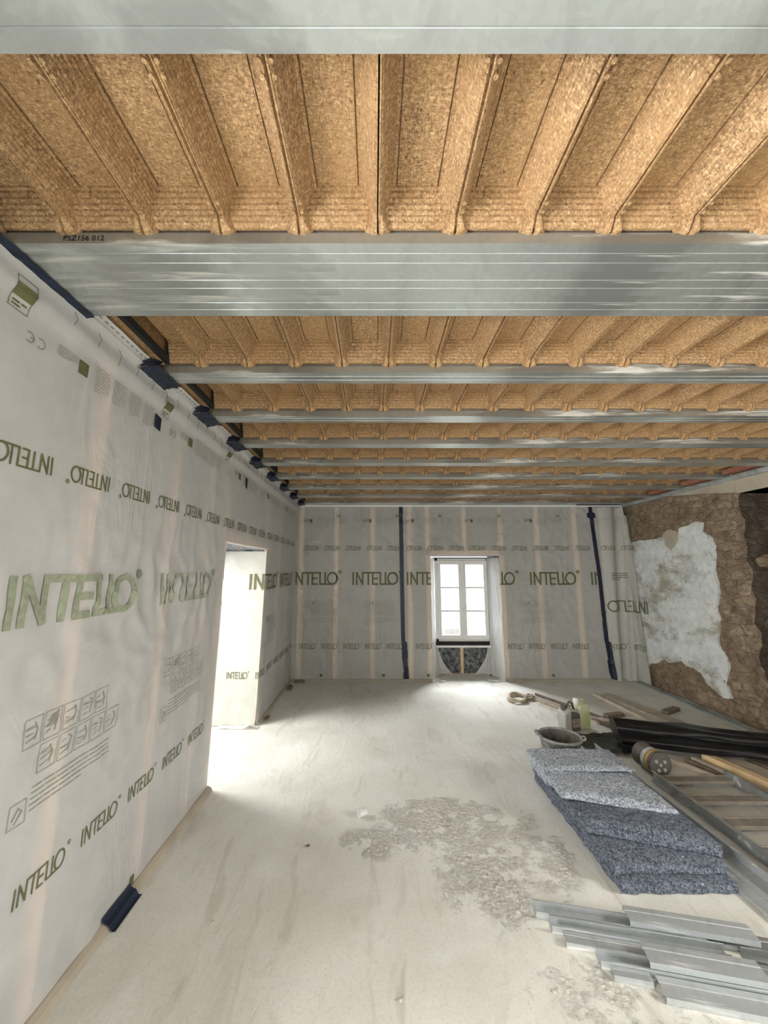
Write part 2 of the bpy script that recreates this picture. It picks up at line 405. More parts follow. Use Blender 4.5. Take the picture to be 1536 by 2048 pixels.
# plaster patch, outline follows the ragged edge
po = [(5.92, 2.02), (5.35, 2.04), (5.18, 2.06), (5.13, 1.93), (5.07, 1.89), (5.02, 1.95), (4.93, 2.0), (4.9, 2.14), (4.6, 2.19), (4.52, 2.17), (4.55, 2.06), (4.43, 1.98), (4.42, 1.80), (4.46, 1.56),
      (4.44, 1.35), (4.50, 1.2), (4.47, 1.05), (4.50, .92), (4.55, .80), (4.46, .70), (4.44, .55), (4.49, .35), (4.47, .22), (4.55, .20), (4.63, .24), (4.75, .30), (4.83, .40), (4.92, .43), (5.02, .42), (5.1, .47), (5.3, .40), (5.42, .42), (5.55, .34), (5.7, .30), (5.92, .14)]
def rag(poly, n=6, amp=.012):
    out = []
    for k, (p, q) in enumerate(zip(poly, poly[1:] + poly[:1])):
        for t in range(n):
            f = t / n; a = amp if t else 0
            out.append((p[0] + (q[0] - p[0]) * f + a * nz(k * 3.1 + f * 7, 1, 1) * 2, p[1] + (q[1] - p[1]) * f + a * nz(k * 2.3 + f * 9, 5, 1) * 2))
    return out
b = MB(); b.prism(rag(po), XR - .022, XR + .03, 'x')
b.build('plaster_patch', M['plaster'], WR, bevel=.004)['label'] = 'ragged pale blue-white plaster with brown stains'
b = MB(); b.prism(rag([(5.18, 2.08), (5.14, 1.93), (5.06, 1.87), (4.98, 1.93), (4.92, 2.0), (4.93, 2.1), (5.02, 2.14), (5.1, 2.14)], 5, .006), XR - .026, XR + .02, 'x')
b.build('mortar_fill', M['plasterboard'], WR, bevel=.004)['label'] = 'rounded dab of grey-brown mortar at the plaster top'

# trims
b = MB(); b.prism([(XR - .0, ZC - .045), (XR - .005, ZC + .0), (XR - .09, ZC + .0), (XR - .09, ZC - .006), (XR - .065, ZC - .01), (XR - .055, ZC - .045)], YB, D, 'y')
struct(b.build('trim_1', M['galv'], bevel=.001), 'pale metal angle along the top of the right wall')
b = MB(); b.box(-1.17, D - .03, ZC - .03, XR - .02, D + .0, ZC - .002)
struct(b.build('trim_2', M['white'], bevel=.002), 'pale strip along the top of the back wall')
b = MB(); b.prism([(-1.27, 0), (-1.195, 0), (-1.205, .022), (-1.225, .034), (-1.27, .034)], YB, 3.12, 'y'); b.prism([(-1.27, 0), (-1.2, 0), (-1.21, .022), (-1.27, .03)], 4.34, D, 'y')
struct(b.build('baseboard_left', M['plasterboard'], bevel=.002), 'beige edge strip at the foot of the left membrane')
b = MB(); b.box(-1.2, D - .02, 0, .86, D + .03, .03); b.box(1.93, D - .02, 0, XR - .05, D + .03, .03)
struct(b.build('baseboard_back', M['plasterboard'], bevel=.002), 'beige edge strip at the foot of the back membrane')

# ------------------------------------------------------------ timber studs behind the film
stn = 0
def stud_left(y, wd, z0, z1, txt):
    b = MB(); q = .006
    b.prism([(wl(z0) - q, z0), (wl(z1) - q, z1), (wl(z1) - .034, z1), (wl(z0) - .034, z0)], y - wd / 2, y + wd / 2, 'y')
    tag(b.build('wall_stud', M['stud_wood']), txt, 'stud', 'studs seen through the left membrane')
for k, (y, lo, txt) in enumerate(((.45, 0, 'pale softwood stud behind the left membrane, just before the photograph begins'), (1.03, 0, 'pale softwood stud behind the left membrane nearest the camera'), (1.62, 0, 'broad pale stud stripe behind the left membrane crossing the nearest large green lettering'), (2.28, 0, 'pale stud stripe behind the left membrane left of the second large lettering'),
                             (2.80, 0, 'thin pale stud stripe behind the left membrane through the second large lettering'), (3.10, 0, 'pale stud at the near edge of the left window recess'), (4.37, 0, 'pale stud at the far edge of the left window recess'),
                             (4.95, 0, 'pale stud stripe midway between the left recess and the corner'), (5.50, 0, 'pale stud stripe on the left wall closest to the corner'))):
    stud_left(y, .06, lo, 2.60, txt)
b = MB(); b.box(wl(1.85) - .034, 3.13, 1.84, wl(1.85) - .006, 4.34, 1.92)
tag(b.build('lintel_board', M['stud_wood']), 'pale board along the top of the left window recess', 'board')
for x, z0, txt in ((-1.12, 0, 'pale stud stripe behind the back membrane in the left corner'), (-.58, 0, 'pale stud stripe behind the back membrane, second from the left corner'), (-.02, 0, 'pale stud stripe behind the back membrane left of the first blue tape'),
                   (.55, 0, 'faint stud stripe directly right of the first blue tape'), (.835, 0, 'pale stud at the left side of the back window recess'), (1.40, 1.93, 'short pale stud above the back window'), (1.965, 0, 'pale stud at the right side of the back window recess'),
                   (2.53, 0, 'pale stud stripe right of the back window, nearer the window'), (3.12, 0, 'pale stud stripe left of the second blue tape')):
    b = MB(); b.box(x - .035, D + .006, z0, x + .035, D + .034, 2.6)
    tag(b.build('wall_stud', M['stud_wood']), txt, 'stud', 'studs seen through the back membrane')
b = MB(); b.box(.80, D + .006, 1.84, 2.0, D + .034, 1.92)
tag(b.build('lintel_board', M['stud_wood']), 'pale board along the top of the back window recess', 'board')

# ------------------------------------------------------------ membranes
def wr(u, z, k, a=1.0):
    am = .35 + .65 * max(0, min(1, .5 + 1.6 * nz(u * .9, z * 1.1, k)))
    d = .0045 * nz(u * 4, z * 3, k) + .003 * nz(u * 11 + z * 4, z * 7, k + 3)
    r = 1 - abs(nz(u * 5 + z * 3.5, z * 4 - u * 2, k + 7)) * 5
    if r > 0: d += .0035 * r
    return d * am * a
def bulge(z):
    return .028 * math.exp(-((z - 2.545) / .032) ** 2) + .035 * max(0, (z - 2.56) / .06)
# left film surface: u = distance along the wall (y), wraps into the recesses
def FL(u, z, off=0.0):
    busy = 1 + 3 * math.exp(-((u - 2.25) / .7) ** 2 - ((z - 1.45) / .55) ** 2)
    d = wr(u, z, 1, busy) + bulge(z) + off
    if z < .35: d += .012 * (1 - z / .35) * (1 + .8 * nz(u * 6, 0, 2))
    if u <= 3.13: return Vector((wl(z) + d, u, z))
    if u < 3.73: return Vector((wl(z) - (u - 3.13), 3.13 + d * .6, z))      # near reveal, faces +y
    if u < 4.33:                                                         # far reveal, faces the camera
        s = 4.33 - u; low = .03 * max(0, 1 - z / .25) * (1 + nz(u * 9, 3, 3))
        return Vector((wl(z) - s, 4.33 - d * .8 - .01 - low * .5, z))
    return Vector((wl(z) + d, u, z))
# back film surface: u = x, reveal flaps either side of the window recess
def FB(u, z, off=0.0):
    busy = 1.7
    d = wr(u, z, 5, busy) + .004 * nz((u + z) * 7, (u - z * .4) * 2, 3) + off
    d = max(d, -.003) if off == 0 else max(d - off, -.003) + off
    if u > 3.5:   # loose sheet by the stone wall with hanging folds
        f = min(1, (u - 3.5) / .1); ph = (u - 3.5) * (1 - .18 * (z - 1.3)) 
        d += f * (.03 * math.sin(ph * 21) + .012 * math.sin(ph * 47 + 1) + .03)
    return Vector((u, D - d, z))
def film(name, fn, u0, u1, z0, z1, mat, parent=None, st=.025, skip=None):
    nu = max(1, round((u1 - u0) / st)); nv = max(1, round((z1 - z0) / st)); b = MB()
    b.grid(lambda i, j: fn(u0 + (u1 - u0) * i / nu, z0 + (z1 - z0) * j / nv), nu, nv)
    return b.build(name, mat, parent, smooth=True)
def bands(name, fn, rects, mat, parent=None, st=.025):
    b = MB()
    for u0, u1, z0, z1 in rects:
        nu = max(1, round((u1 - u0) / st)); nv = max(1, round((z1 - z0) / st))
        b.grid(lambda i, j: fn(u0 + (u1 - u0) * i / nu, z0 + (z1 - z0) * j / nv), nu, nv)
    return b.build(name, mat, parent, smooth=True)
def FLo(u, z, off=0.0): # plain wall continuation above the opening (no wrap)
    return Vector((wl(z) + wr(u, z, 1) + bulge(z) + off, u, z))
left_film = bands('vapour_membrane', FLo, [(YB, -1.2, 0.01, 2.63), (.3, 3.13, 0.01, 2.63), (-1.2, .3, 2.1, 2.63), (3.13, 4.33, 1.83, 2.63), (4.33, D - .01, .01, 2.63)], M['film'])
# bottom flare for visible parts
for v in left_film.data.vertices:
    if v.co.z < .35 and not 3.13 < v.co.y < 4.33:
        v.co.x += .012 * (1 - v.co.z / .35) * (1 + .8 * nz(v.co.y * 6, 0, 2))
    busy = 3 * math.exp(-((v.co.y - 2.25) / .7) ** 2 - ((v.co.z - 1.45) / .55) ** 2)
    v.co.x += wr(v.co.y, v.co.z, 1, busy)
tag(left_film, 'translucent white vapour membrane covering the left wall with green lettering', 'membrane')
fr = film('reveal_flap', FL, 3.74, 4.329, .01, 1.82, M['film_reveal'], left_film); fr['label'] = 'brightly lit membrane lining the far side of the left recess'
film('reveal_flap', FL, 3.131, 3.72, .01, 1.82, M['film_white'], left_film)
# curled hem lying on the floor at the far reveal
b = MB()
b.grid(lambda i, j: (-1.20 - .42 * i / 24, 4.30 - .012 - j * .014 - .004 * math.sin(i), .012 + .03 * max(0, math.sin(i * .42)) * (j / 6) * (1 if i < 9 else .25)), 24, 6)
b.build('curled_hem', M['film_white'], left_film, smooth=True)['label'] = 'curled lower edge of the membrane on the floor'

back_films = []
f1 = bands('vapour_membrane', FB, [(-1.235, .44, .01, 2.6)], M['film_back']); tag(f1, 'grey translucent membrane on the back wall left of the first blue tape', 'membrane', 'membranes on the back wall')
f2 = bands('vapour_membrane', FB, [(.44, .865, .01, 2.6), (.865, 1.92, 1.825, 2.6), (1.92, 3.44, .01, 2.6)], M['film_back']); tag(f2, 'grey translucent membrane on the back wall surrounding the window', 'membrane', 'membranes on the back wall')
def F3(u, z, off=0.0):
    p = FB(u, z, off)
    lim = 3.865 + .0 * z
    if u > lim:       # wraps forward along the stone wall
        s = u - lim; p = Vector((min(lim + s * .25, XR - .045) - .012 * math.sin(z * 5 + s * 20) - off, D - .05 - s * .95, z))
    return p
b = MB()
def edge3(z): return 3.93 + .17 * max(0, (2.45 - z) / 2.45) + .03 * nz(z * 4, 0, 8) - (.06 if z > 2.45 else 0)
b.grid(lambda i, j: (lambda z: F3(3.43 + (edge3(z) - 3.43) * i / 44, z))(.01 + 2.57 * j / 100), 44, 100)
f3 = b.build('vapour_membrane', M['film_loose'], smooth=True); tag(f3, 'loose folded membrane hanging in the corner right of the second blue tape', 'membrane', 'membranes on the back wall')
# reveal flaps at the back window
def RV(side):
    def fn(u, z, off=0.0):   # u 0..1 from the room face to the window
        sag = max(0, (.6 - z) / .6)
        if side > 0: x = 1.92 - .10 * u - sag * u * u * (.07) + .010 * nz(u * 7, z * 6, 2) - off
        else: x = .868 + .10 * u + sag * u * u * (.07) + .010 * nz(u * 7, z * 6, 5) + off
        y = D + .335 * u + .01 * nz(z * 7, u * 4, 4) - .04 * sag * (1 - u)
        return Vector((x, y, z))
    return fn
for side in (-1, 1):
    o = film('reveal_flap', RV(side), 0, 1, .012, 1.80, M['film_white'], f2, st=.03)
    # hanging tail lying towards the floor under the window
    b = MB(); fn = RV(side)
    def tail(i, j):
        z = .46 * j / 20; t = i / 10; base = fn(1, z)
        wdt = .01 + .17 * (1 - j / 20) ** 2.2
        return (base.x - side * wdt * t, base.y - .01 * t + .01 * nz(t * 5, z * 8, 3), z + .008)
    b.grid(tail, 10, 20); b.build('drooping_tail', M['film_white'], f2, smooth=True)
    b = MB()
    x0, x1 = (.80, 1.05) if side < 0 else (1.66, 2.2)
    b.grid(lambda i, j: (x0 + (x1 - x0) * i / 20, D - .0 - .10 * j / 6 * (.6 + .4 * math.sin(i * .5)), .012 + .03 * max(0, math.sin(i * .55 + 1)) * (j / 6)), 20, 6)
    b.build('floor_hem', M['film_white'], f2, smooth=True)

# ------------------------------------------------------------ print on the membranes
class Ink:
    def __init__(s, fn, off=.0022): s.b = MB(); s.fn = fn; s.off = off
    def seg(s, p, q, w, cap=True):
        dx, dy = q[0] - p[0], q[1] - p[1]; L = math.hypot(dx, dy)
        if L < 1e-6: return
        ux, uy = dx / L, dy / L; e = w / 2 if cap else 0
        n = max(1, int(L / .02) + 1); vs = []
        for i in range(n + 1):
            t = -e + (L + 2 * e) * i / n
            for sgn in (-1, 1):
                vs.append(s.fn(p[0] + ux * t - uy * sgn * w / 2, p[1] + uy * t + ux * sgn * w / 2, s.off))
        s.b.add(vs, [(2 * i, 2 * i + 2, 2 * i + 3, 2 * i + 1) for i in range(n)])
    def poly(s, pts, w, cap=True):
        for p, q in zip(pts, pts[1:]): s.seg(p, q, w, cap)
    def rect(s, u0, z0, u1, z1):
        nu = max(1, int((u1 - u0) / .02)); nv = max(1, int((z1 - z0) / .02))
        s.b.grid(lambda i, j: s.fn(u0 + (u1 - u0) * i / nu, z0 + (z1 - z0) * j / nv, s.off), nu, nv)
    def frame(s, u0, z0, u1, z1, w=.0025): s.poly([(u0, z0), (u1, z0), (u1, z1), (u0, z1), (u0, z0)], w)
    def logo(s, u, z, h, width, thick=.11, rot=False, part=None):
        k = width / 4.4
        def T(p):
            x, y = p
            if rot: return (u + width - x * k, z + h - y * h)
            return (u + x * k, z + y * h)
        w = thick * h
        ring = [(3.92 + .46 * math.cos(a * math.pi / 9), .5 + .5 * math.sin(a * math.pi / 9)) for a in range(19)]
        sh = [[(.08, 0), (.08, 1)], [(.42, 0), (.42, 1), (1.0, 0), (1.0, 1), (2.72, 1), (2.72, 0), (3.9, 0)], [(1.55, 1), (1.55, 0)],
              [(2.42, 0), (1.98, 0), (1.98, .5), (2.4, .5)], [(1.98, .5), (1.98, .9)], [(3.22, 1), (3.22, 0)], ring]
        for pl in sh: s.poly([T(p) for p in pl], w)
        s.poly([T((4.68 + .15 * math.cos(a * math.pi / 6), 1.08 + .13 * math.sin(a * math.pi / 6))) for a in range(13)], w * .35)
        s.poly([T(p) for p in ((4.64, 1.01), (4.64, 1.15), (4.71, 1.12), (4.66, 1.08), (4.72, 1.0))], w * .3)
    def ce(s, u, z, h, rot=False):
        g = -1 if rot else 1
        for cx in (0, 1.25 * h):
            s.poly([(u + g * (cx + .5 * h * math.cos(a)), z + g * .5 * h * math.sin(a)) for a in [R(60 + 20 * k) for k in range(13)]], h * .12)
        s.seg((u + g * (.78 * h), z), (u + g * (1.15 * h), z), h * .12)
    def lines(s, u, z, wd, n, dz, w=.004, seed=1):
        rr = random.Random(seed)
        for i in range(n):
            x = u; end = u + wd * (1 if i < n - 1 else .6)
            while x < end - .01:
                L = min(rr.uniform(.02, .06), end - x); s.seg((x, z - i * dz), (x + L, z - i * dz), w, False); x += L + .006
    def picto(s, u, z):      # u,z lower left of the block
        w, h = .078, .096
        for r_, (x0, y0) in enumerate(((0, .155), (.085, .045))):
            for i in range(5):
                a, c = u + x0 + i * .088, z + y0
                s.frame(a, c, a + w, c + h)
                rr = random.Random(r_ * 5 + i)
                for q in range(3): s.seg((a + .012, c + .02 + q * .022), (a + .012 + rr.uniform(.015, .05), c + .022 + q * .022 + rr.uniform(-.006, .01)), .003)
                s.poly([(a + .05, c + .02), (a + .062, c + .05 + .02 * (i % 2)), (a + .045, c + .08)], .004)
                s.seg((a + .005, c + .06 - .015 * (i % 3)), (a + w - .02, c + .06 - .015 * (i % 3)), .002)
        s.rect(u + .115, z + .205, u + .14, z + .235); s.seg((u + .088 + .02, z + .2), (u + .088 + .06, z + .24), .006)
        s.frame(u - .005, z - .095, u + .058, z - .02)
        s.poly([(u + .01, z - .07), (u + .03, z - .04), (u + .045, z - .055), (u + .02, z - .085)], .004)
        s.lines(u + .07, z + .005, .42, 5, .019, .0035, 5)
    def topblock(s, u, z):   # certification mark, small print, square, columns of text (all upside down)
        s.ce(u + .06, z - .01, .035, True)
        s.lines(u + .13, z + .035, .10, 5, .009, .0025, 2)
        for c in range(4):
            s.lines(u + .33 + c * .115, z + .055 - .002 * c, .09, 9, .013, .0028, c + 9)
    def out(s, name, mat, parent):
        return s.b.build(name, mat, parent)

def FLs(u, z, off=0.0):
    # face (or far reveal) of the left film exactly as meshed, including low flare
    if 3.74 <= u < 4.33 and z < 1.82:
        return FL(u, z, 0) + Vector((0, -off - .0025, 0))
    p = FLo(u, z, 0)
    if z < .35: p.x += .012 * (1 - z / .35) * (1 + .8 * nz(u * 6, 0, 2))
    p.x += wr(u, z, 1, 3 * math.exp(-((u - 2.25) / .7) ** 2 - ((z - 1.45) / .55) ** 2))
    p.x += off + .0015
    return p
def words(fn, us, z, h, wd, th, name, mat, par, rot=False, off=.0022):
    for u in us:
        i = Ink(fn, off); i.logo(u, z, h, wd, th, rot); i.out(name, mat, par)
words(FLs, [.85 + .312 * k for k in range(16)], 1.965, .062, .222, .11, 'small_lettering', M['ink'], left_film, True)
words(FLs, (.37, 1.29), 1.435, .15, .665, .19, 'large_lettering', M['ink_green'], left_film, False, .004)
words(FLs, (2.21,), 1.435, .15, .665, .17, 'large_lettering', M['ink_faint'], left_film, False, .004)
words(FLs, (4.16, 5.02), 1.41, .15, .665, .15, 'large_lettering', M['ink'], left_film)
words(FLs, [1.49 + .312 * k for k in range(-2, 15) if not 2.95 < 1.49 + .312 * k < 3.80], .47, .062, .222, .10, 'small_lettering', M['ink'], left_film)
for u in (1.43, 2.35, 4.42):
    i4 = Ink(FLs); i4.picto(u, .845); i4.out('pictogram_print', M['ink_grey'], left_film)
for u in (1.20, 2.12, 3.04, 3.96, 4.88):
    i5 = Ink(FLs); i5.topblock(u, 2.42); i5.out('small_print', M['ink_grey'], left_film)
i6 = Ink(FLs)
for u in (1.435, 2.355, 3.275, 4.195, 5.115): i6 = Ink(FLs); i6.rect(u, 2.40, u + .05, 2.455); i6.out('green_mark', M['ink'], left_film)
for u in (1.125, 2.03, 2.95): i6 = Ink(FLs); i6.rect(u, 2.51, u + .07, 2.55); i6.frame(u, 2.47, u + .07, 2.575); i6.lines(u + .01, 2.495, .05, 2, .012, .006); i6.out('green_mark', M['ink'], left_film)
i6 = Ink(FLs); i6.rect(2.19, .03, 2.225, .08); i6.out('green_mark', M['ink'], left_film)
# back films
def ink_back(fn, par, us_small, us_top_mark, big, lows, tops, pics, mat=M['ink']):
    words(fn, us_small, 1.915, .062, .225, .11, 'small_lettering', mat, par, True)
    words(fn, lows, .455, .07, .235, .10, 'small_lettering', mat, par)
    words(fn, big, 1.40, .17, .69, .15, 'large_lettering', mat, par)
    for u in tops: a = Ink(fn); a.topblock(u, 2.37); a.out('small_print', M['ink_grey'], par)
    for u in pics: a = Ink(fn); a.picto(u, .9); a.out('pictogram_print', M['ink_grey'], par)
    for u in us_top_mark:
        a = Ink(fn); a.rect(u, 2.345, u + .04, 2.395); a.lines(u - .09, 2.385, .08, 4, .012, .004); a.out('green_mark', mat, par)
        a = Ink(fn); a.rect(u + .42, 2.43, u + .48, 2.465); a.frame(u + .42, 2.42, u + .48, 2.49, .004); a.out('green_mark', M['ink_grey'], par)
        a = Ink(fn); a.rect(u + .2, .06, u + .24, .1); a.out('green_mark', mat, par)
ink_back(FB, f1, [-1.08 + .325 * k for k in range(4)] + [.2], [-1.0, -.08], [-1.25 + .0, -.33 + .0], [-1.11 + .325 * k for k in range(5)], [-1.22, -.30], [-1.05, -.15])
def FB2(u, z, off=0.0):
    return FB(u, z, off)
ink_back(FB2, f2, [.51 + .325 * k for k in range(9)], [.58, 1.5, 2.42], [2.38], [.62, 1.99, 2.31, 2.63, 2.95], [.36 + .1, 1.28, 2.20], [2.2])
# words cut by the recess: INTE | LO, and I at the tape
a = Ink(FB)
def cut_logo(a, u, z, h, width, lo, hi):
    fn0 = a.fn; k0 = len(a.b.f)
    a.logo(u, z, h, width, .15)
    keep = []
    for f in a.b.f[k0:]:
        cx = sum(a.b.v[i][0] for i in f) / len(f)
        if lo < cx < hi: keep.append(f)
    a.b.f[k0:] = keep; a.b.mi = [0] * len(a.b.f)
for u, lo, hi in ((.50, .45, .862), (1.45, 1.925, 2.3), (3.31, 3.2, 3.40)):
    a = Ink(FB); cut_logo(a, u, 1.40, .17, .69, lo, hi); a.out('large_lettering', M['ink'], f2)['label'] = 'large olive INTELLO lettering cut off at its edge'
ink_back(F3, f3, [3.50, 3.80], [], [], [3.50, 3.83], [3.42], [])
a = Ink(F3); a.logo(3.52, 1.0, .15, .66, .13, True); a.lines(3.6, 1.56, .25, 4, .03, .012)
a.out('large_lettering', M['ink'], f3)['label'] = 'upside-down olive INTELLO lettering'

# ------------------------------------------------------------ tapes
def tape_poly(name, pts, label, group=None, th=.0015, axis='back', cr=.004):
    """narrow strip following a centre line [(u,z,width)], lying on the film"""
    b = MB()
    rows = []
    for (u, z, wd), (u2, z2, wd2) in zip(pts, pts[1:]):
        n = max(2, int(abs(z2 - z) / .04))
        for i in range(n): t = i / n; rows.append((u + (u2 - u) * t, z + (z2 - z) * t, wd + (wd2 - wd) * t))
    rows.append(pts[-1])
    fn = FB if axis == 'back' else FLs
    def g(i, j):
        u, z, wd = rows[j]; e = .004 * nz(z * 30, i, 2)
        p = fn(u + wd * (i / 4 - .5) + e, z, .006 + cr * abs(nz(i * .7, z * 14, 4)))
        return p
    b.grid(g, 4, len(rows) - 1)
    return tag(b.build(name, M['blue_tape'], smooth=False), label, 'tape', group)
tape_poly('adhesive_tape', [(.42, 2.59, .062), (.425, 1.5, .06), (.435, .56, .06), (.45, .55, .08), (.46, .32, .085), (.455, .31, .07), (.475, .13, .07), (.47, .12, .075), (.475, .02, .09)], 'dark blue vertical tape on the back wall left of the window')
tape_poly('adhesive_tape', [(3.38, 2.59, .06), (3.385, 2.5, .06), (3.385, 2.49, .13), (3.39, 2.42, .13), (3.39, 2.41, .06), (3.44, 1.5, .06), (3.46, .56, .06), (3.475, .55, .09), (3.50, .30, .07), (3.49, .29, .09), (3.51, .10, .09), (3.525, .02, .06)], 'dark blue vertical tape on the back wall beside the stone wall')
# horizontal dark tape over the corner at the top
b = MB(); b.box(3.15, D - .05, ZC - .012, 3.86, D - .036, ZC - .002)
tag(b.build('adhesive_tape', M['blue_tape']), 'thin dark tape line along the ceiling above the right end of the back wall', 'tape')
TP = [(-1.226, .060), (-1.222, .047), (-1.214, .038), (-1.196, .028), (-1.188, .012), (-1.184, .003), (-1.168, .003)]
b2 = MB(); b2.grid(lambda i, j: (TP[i][0] + .001 * nz(i, j, 1), 1.985 + .205 * j / 8 + .012 * (i / 6), TP[i][1]), 6, 8)
tag(b2.build('adhesive_tape', M['blue_tape']), 'short dark blue tape piece on the floor edge at the foot of the left wall', 'tape')
def left_patch(u0, z0, u1, z1, txt):
    b = MB(); b.grid(lambda i, j: FLs(u0 + (u1 - u0) * i / 4, z0 + (z1 - z0) * j / 4 - .01 * i / 4, .006 + .002 * nz(i, j, 3)), 4, 4)
    tag(b.build('tape_patch', M['blue_tape']), txt, 'tape')
left_patch(1.97, 2.38, 2.03, 2.455, 'small dark blue tape square high on the left membrane, nearer one')
left_patch(3.45, 2.37, 3.50, 2.46, 'small dark blue tape square high on the left membrane, farther one')

# ------------------------------------------------------------ ceiling: steel beams
BW = .115
def beam_mesh():
    b = MB(); g = .003
    prof = [(0, 0), (.036, 0), (.038, g), (.040, 0), (.075, 0), (.077, g), (.079, 0), (BW, 0), (BW, .036), (BW - .014, .038), (BW - .014, .20), (.014, .20), (.014, .038), (0, .036)]
    n = len(prof); x0, x1 = -1.235, XR + .03
    vs = [(x0, p[0], p[1]) for p in prof] + [(x1, p[0], p[1]) for p in prof]
    fs = [tuple(range(n - 1, -1, -1)), tuple(range(n, 2 * n))]; mi = [0, 0]
    for i in range(n):
        fs.append((i, (i + 1) % n, n + (i + 1) % n, n + i)); mi.append(0)
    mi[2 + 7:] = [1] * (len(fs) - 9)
    b.v = vs; b.f = fs; b.mi = mi
    return b
near = [.613 - .345, .613 - .23, .613 - .115, 1.056, 1.171, 1.286] + [1.401 + .563 * k - BW for k in range(1, 9)]
bm0 = None; beams = []
for k, y in enumerate(near):
    if bm0 is None:
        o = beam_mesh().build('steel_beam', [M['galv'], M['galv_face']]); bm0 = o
    else:
        o = bm0.copy(); COL.objects.link(o)
    o.location = (0, y, ZC)
    if k < 3: txt = 'galvanised steel beam nearest the camera, %s of the three side by side overhead' % ORD[k]
    elif k < 6: txt = 'galvanised steel beam, %s of the three side by side forming the wide silver band' % ORD[k - 3]
    else: txt = 'galvanised steel ceiling beam, %s single beam beyond the wide triple band' % ORD[k - 6]
    tag(o, txt, 'beam', 'galvanised ceiling beams'); beams.append(o)
def stencil(par, x, y, txt, size):
    c = bpy.data.curves.new('t', 'FONT'); c.body = txt; c.size = size; c.space_character = 1.05; c.offset = .0005
    o = bpy.data.objects.new('t', c); COL.objects.link(o)
    me = bpy.data.meshes.new_from_object(o.evaluated_get(bpy.context.evaluated_depsgraph_get()))
    bpy.data.objects.remove(o); me.materials.clear(); me.materials.append(M['black_matt'])
    q = bpy.data.objects.new('stencilled_marking', me); COL.objects.link(q); q.parent = par
    q.location = (x, -.0015, .009); q.rotation_euler = (R(90), 0, 0)
bpy.context.view_layer.update()
stencil(beams[3], -.965, 0, 'PSZ156 012', .025)
for k, x in ((9, -1.0), (10, -.85), (11, -.75), (12, -.62)): stencil(beams[k], x, 0, 'PSZ156 012', .03)

# ------------------------------------------------------------ ceiling: wood-fibre infill blocks
CW = .2413
def zu(ph, edge=False):
    a = min(ph, CW - ph)
    if a < .0022: return .085 if edge else .072
    if a < .006: return .060
    if a < .011: return .064
    if a < .046:
        t = (a - .011) / .035; n = 7; s = math.floor(t * n) / n; fr_ = t * n - math.floor(t * n)
        return .066 + .083 * (s + fr_ * .75 / n) + (.0035 if fr_ > .8 else 0)
    if a < .056: return .151
    if a < .060: return .162
    return .154
def zv(v, L):
    a = min(v, L - v)
    if a < .004: return .052
    if a < .036:
        t = (a - .004) / .032; n = 6; s = math.floor(t * n) / n; fr_ = t * n - math.floor(t * n)
        return .054 + .092 * (s + fr_ * .8 / n) + (.008 if fr_ > .78 else 0)
    if a < .046: return .149
    if a < .050: return .162
    return .20
UB = sorted({0, .0018, .0022, .017, .020, .025, .032, .038, .0059, .0061, .0109, .0112, .046, .0462, .0558, .0562, .0598, .0602, .09, CW / 2} | {.011 + .035 * k / 14 for k in range(1, 15)} | {.011 + .035 * (k + f_) / 7 for k in range(7) for f_ in (.01, .79, .81, .99)})
def block_mesh(u0, u1, L):
    us = set()
    c = math.floor(u0 / CW)
    while c * CW < u1:
        for a in UB:
            for x in (c * CW + a, (c + 1) * CW - a):
                if u0 - 1e-6 <= x <= u1 + 1e-6: us.add(round(x, 5))
        c += 1
    us |= {u0, u1}; us = sorted(us)
    va = sorted({-.008, -.006, -.0001, 0, .004, .0042, .012, .018, .024, .03, .036, .0361, .0459, .0461, .0499, .0501, .1, .15} | {.004 + .032 * (k + f_) / 6 for k in range(6) for f_ in (.02, .77, .79, .99)})
    vs = sorted({round(a, 5) for a in va} | {round(L - a, 5) for a in va} | {L / 2})
    def h(u, v):
        ph = u % CW; z = min(zu(ph, min(u - u0, u1 - u) < .004), zv(v, L)); a = min(ph, CW - ph); e = min(v, L - v)
        if e >= -.006 and a < .040:
            lw = .017 + .021 * max(0, 1 - e / .03)
            if a < lw and e < .034: z = min(z, .029 + max(0, (e - .012)) * 1.2 + (0 if a > .0022 else .02) + max(0, a - .016) * .55)
        return z
    b = MB()
    def P(i, j):
        u, v = us[i], vs[j]; z = h(u, v)
        jit = .0012 * nz(u * 40, v * 40, 3) if 0 < v < L else 0
        return (u, v, z + jit)
    b.grid(P, len(us) - 1, len(vs) - 1)
    # closing skirt and top
    b.add([(u0, -.008, .195), (u1, -.008, .195), (u1, L + .008, .195), (u0, L + .008, .195)], [(0, 1, 2, 3)])
    for (j, rev) in ((0, False), (len(vs) - 1, True)):
        for i in range(len(us) - 1):
            y = vs[j]; b.add([P(i, j), P(i + 1, j), (us[i + 1], y, .195), (us[i], y, .195)], [(0, 1, 2, 3) if not rev else (3, 2, 1, 0)])
    for i in (0, len(us) - 1):
        x = us[i]
        for j in range(len(vs) - 1): b.add([P(i, j), P(i, j + 1), (x, vs[j + 1], .195), (x, vs[j], .195)], [(3, 2, 1, 0)])
    # round locking nubs on the rib edges
    c = math.floor(u0 / CW)
    while c * CW <= u1 + 1e-6:
        x = c * CW
        if u0 + .0 <= x <= u1 + .001:
            for v in (.048, .075, L - .048, L - .075):
                for s_ in (-1, 1):
                    cx = x + s_ * .013
                    if not (u0 - .0005 <= cx <= u1 + .0005): continue
                    n = 8; rr_ = .006
                    pts = [(cx + rr_ * math.cos(2 * math.pi * q / n), v + rr_ * math.sin(2 * math.pi * q / n)) for q in range(n)]
                    b.prism(pts, .0595, .073, 'z')
        c += 1
    return b
cache = {}
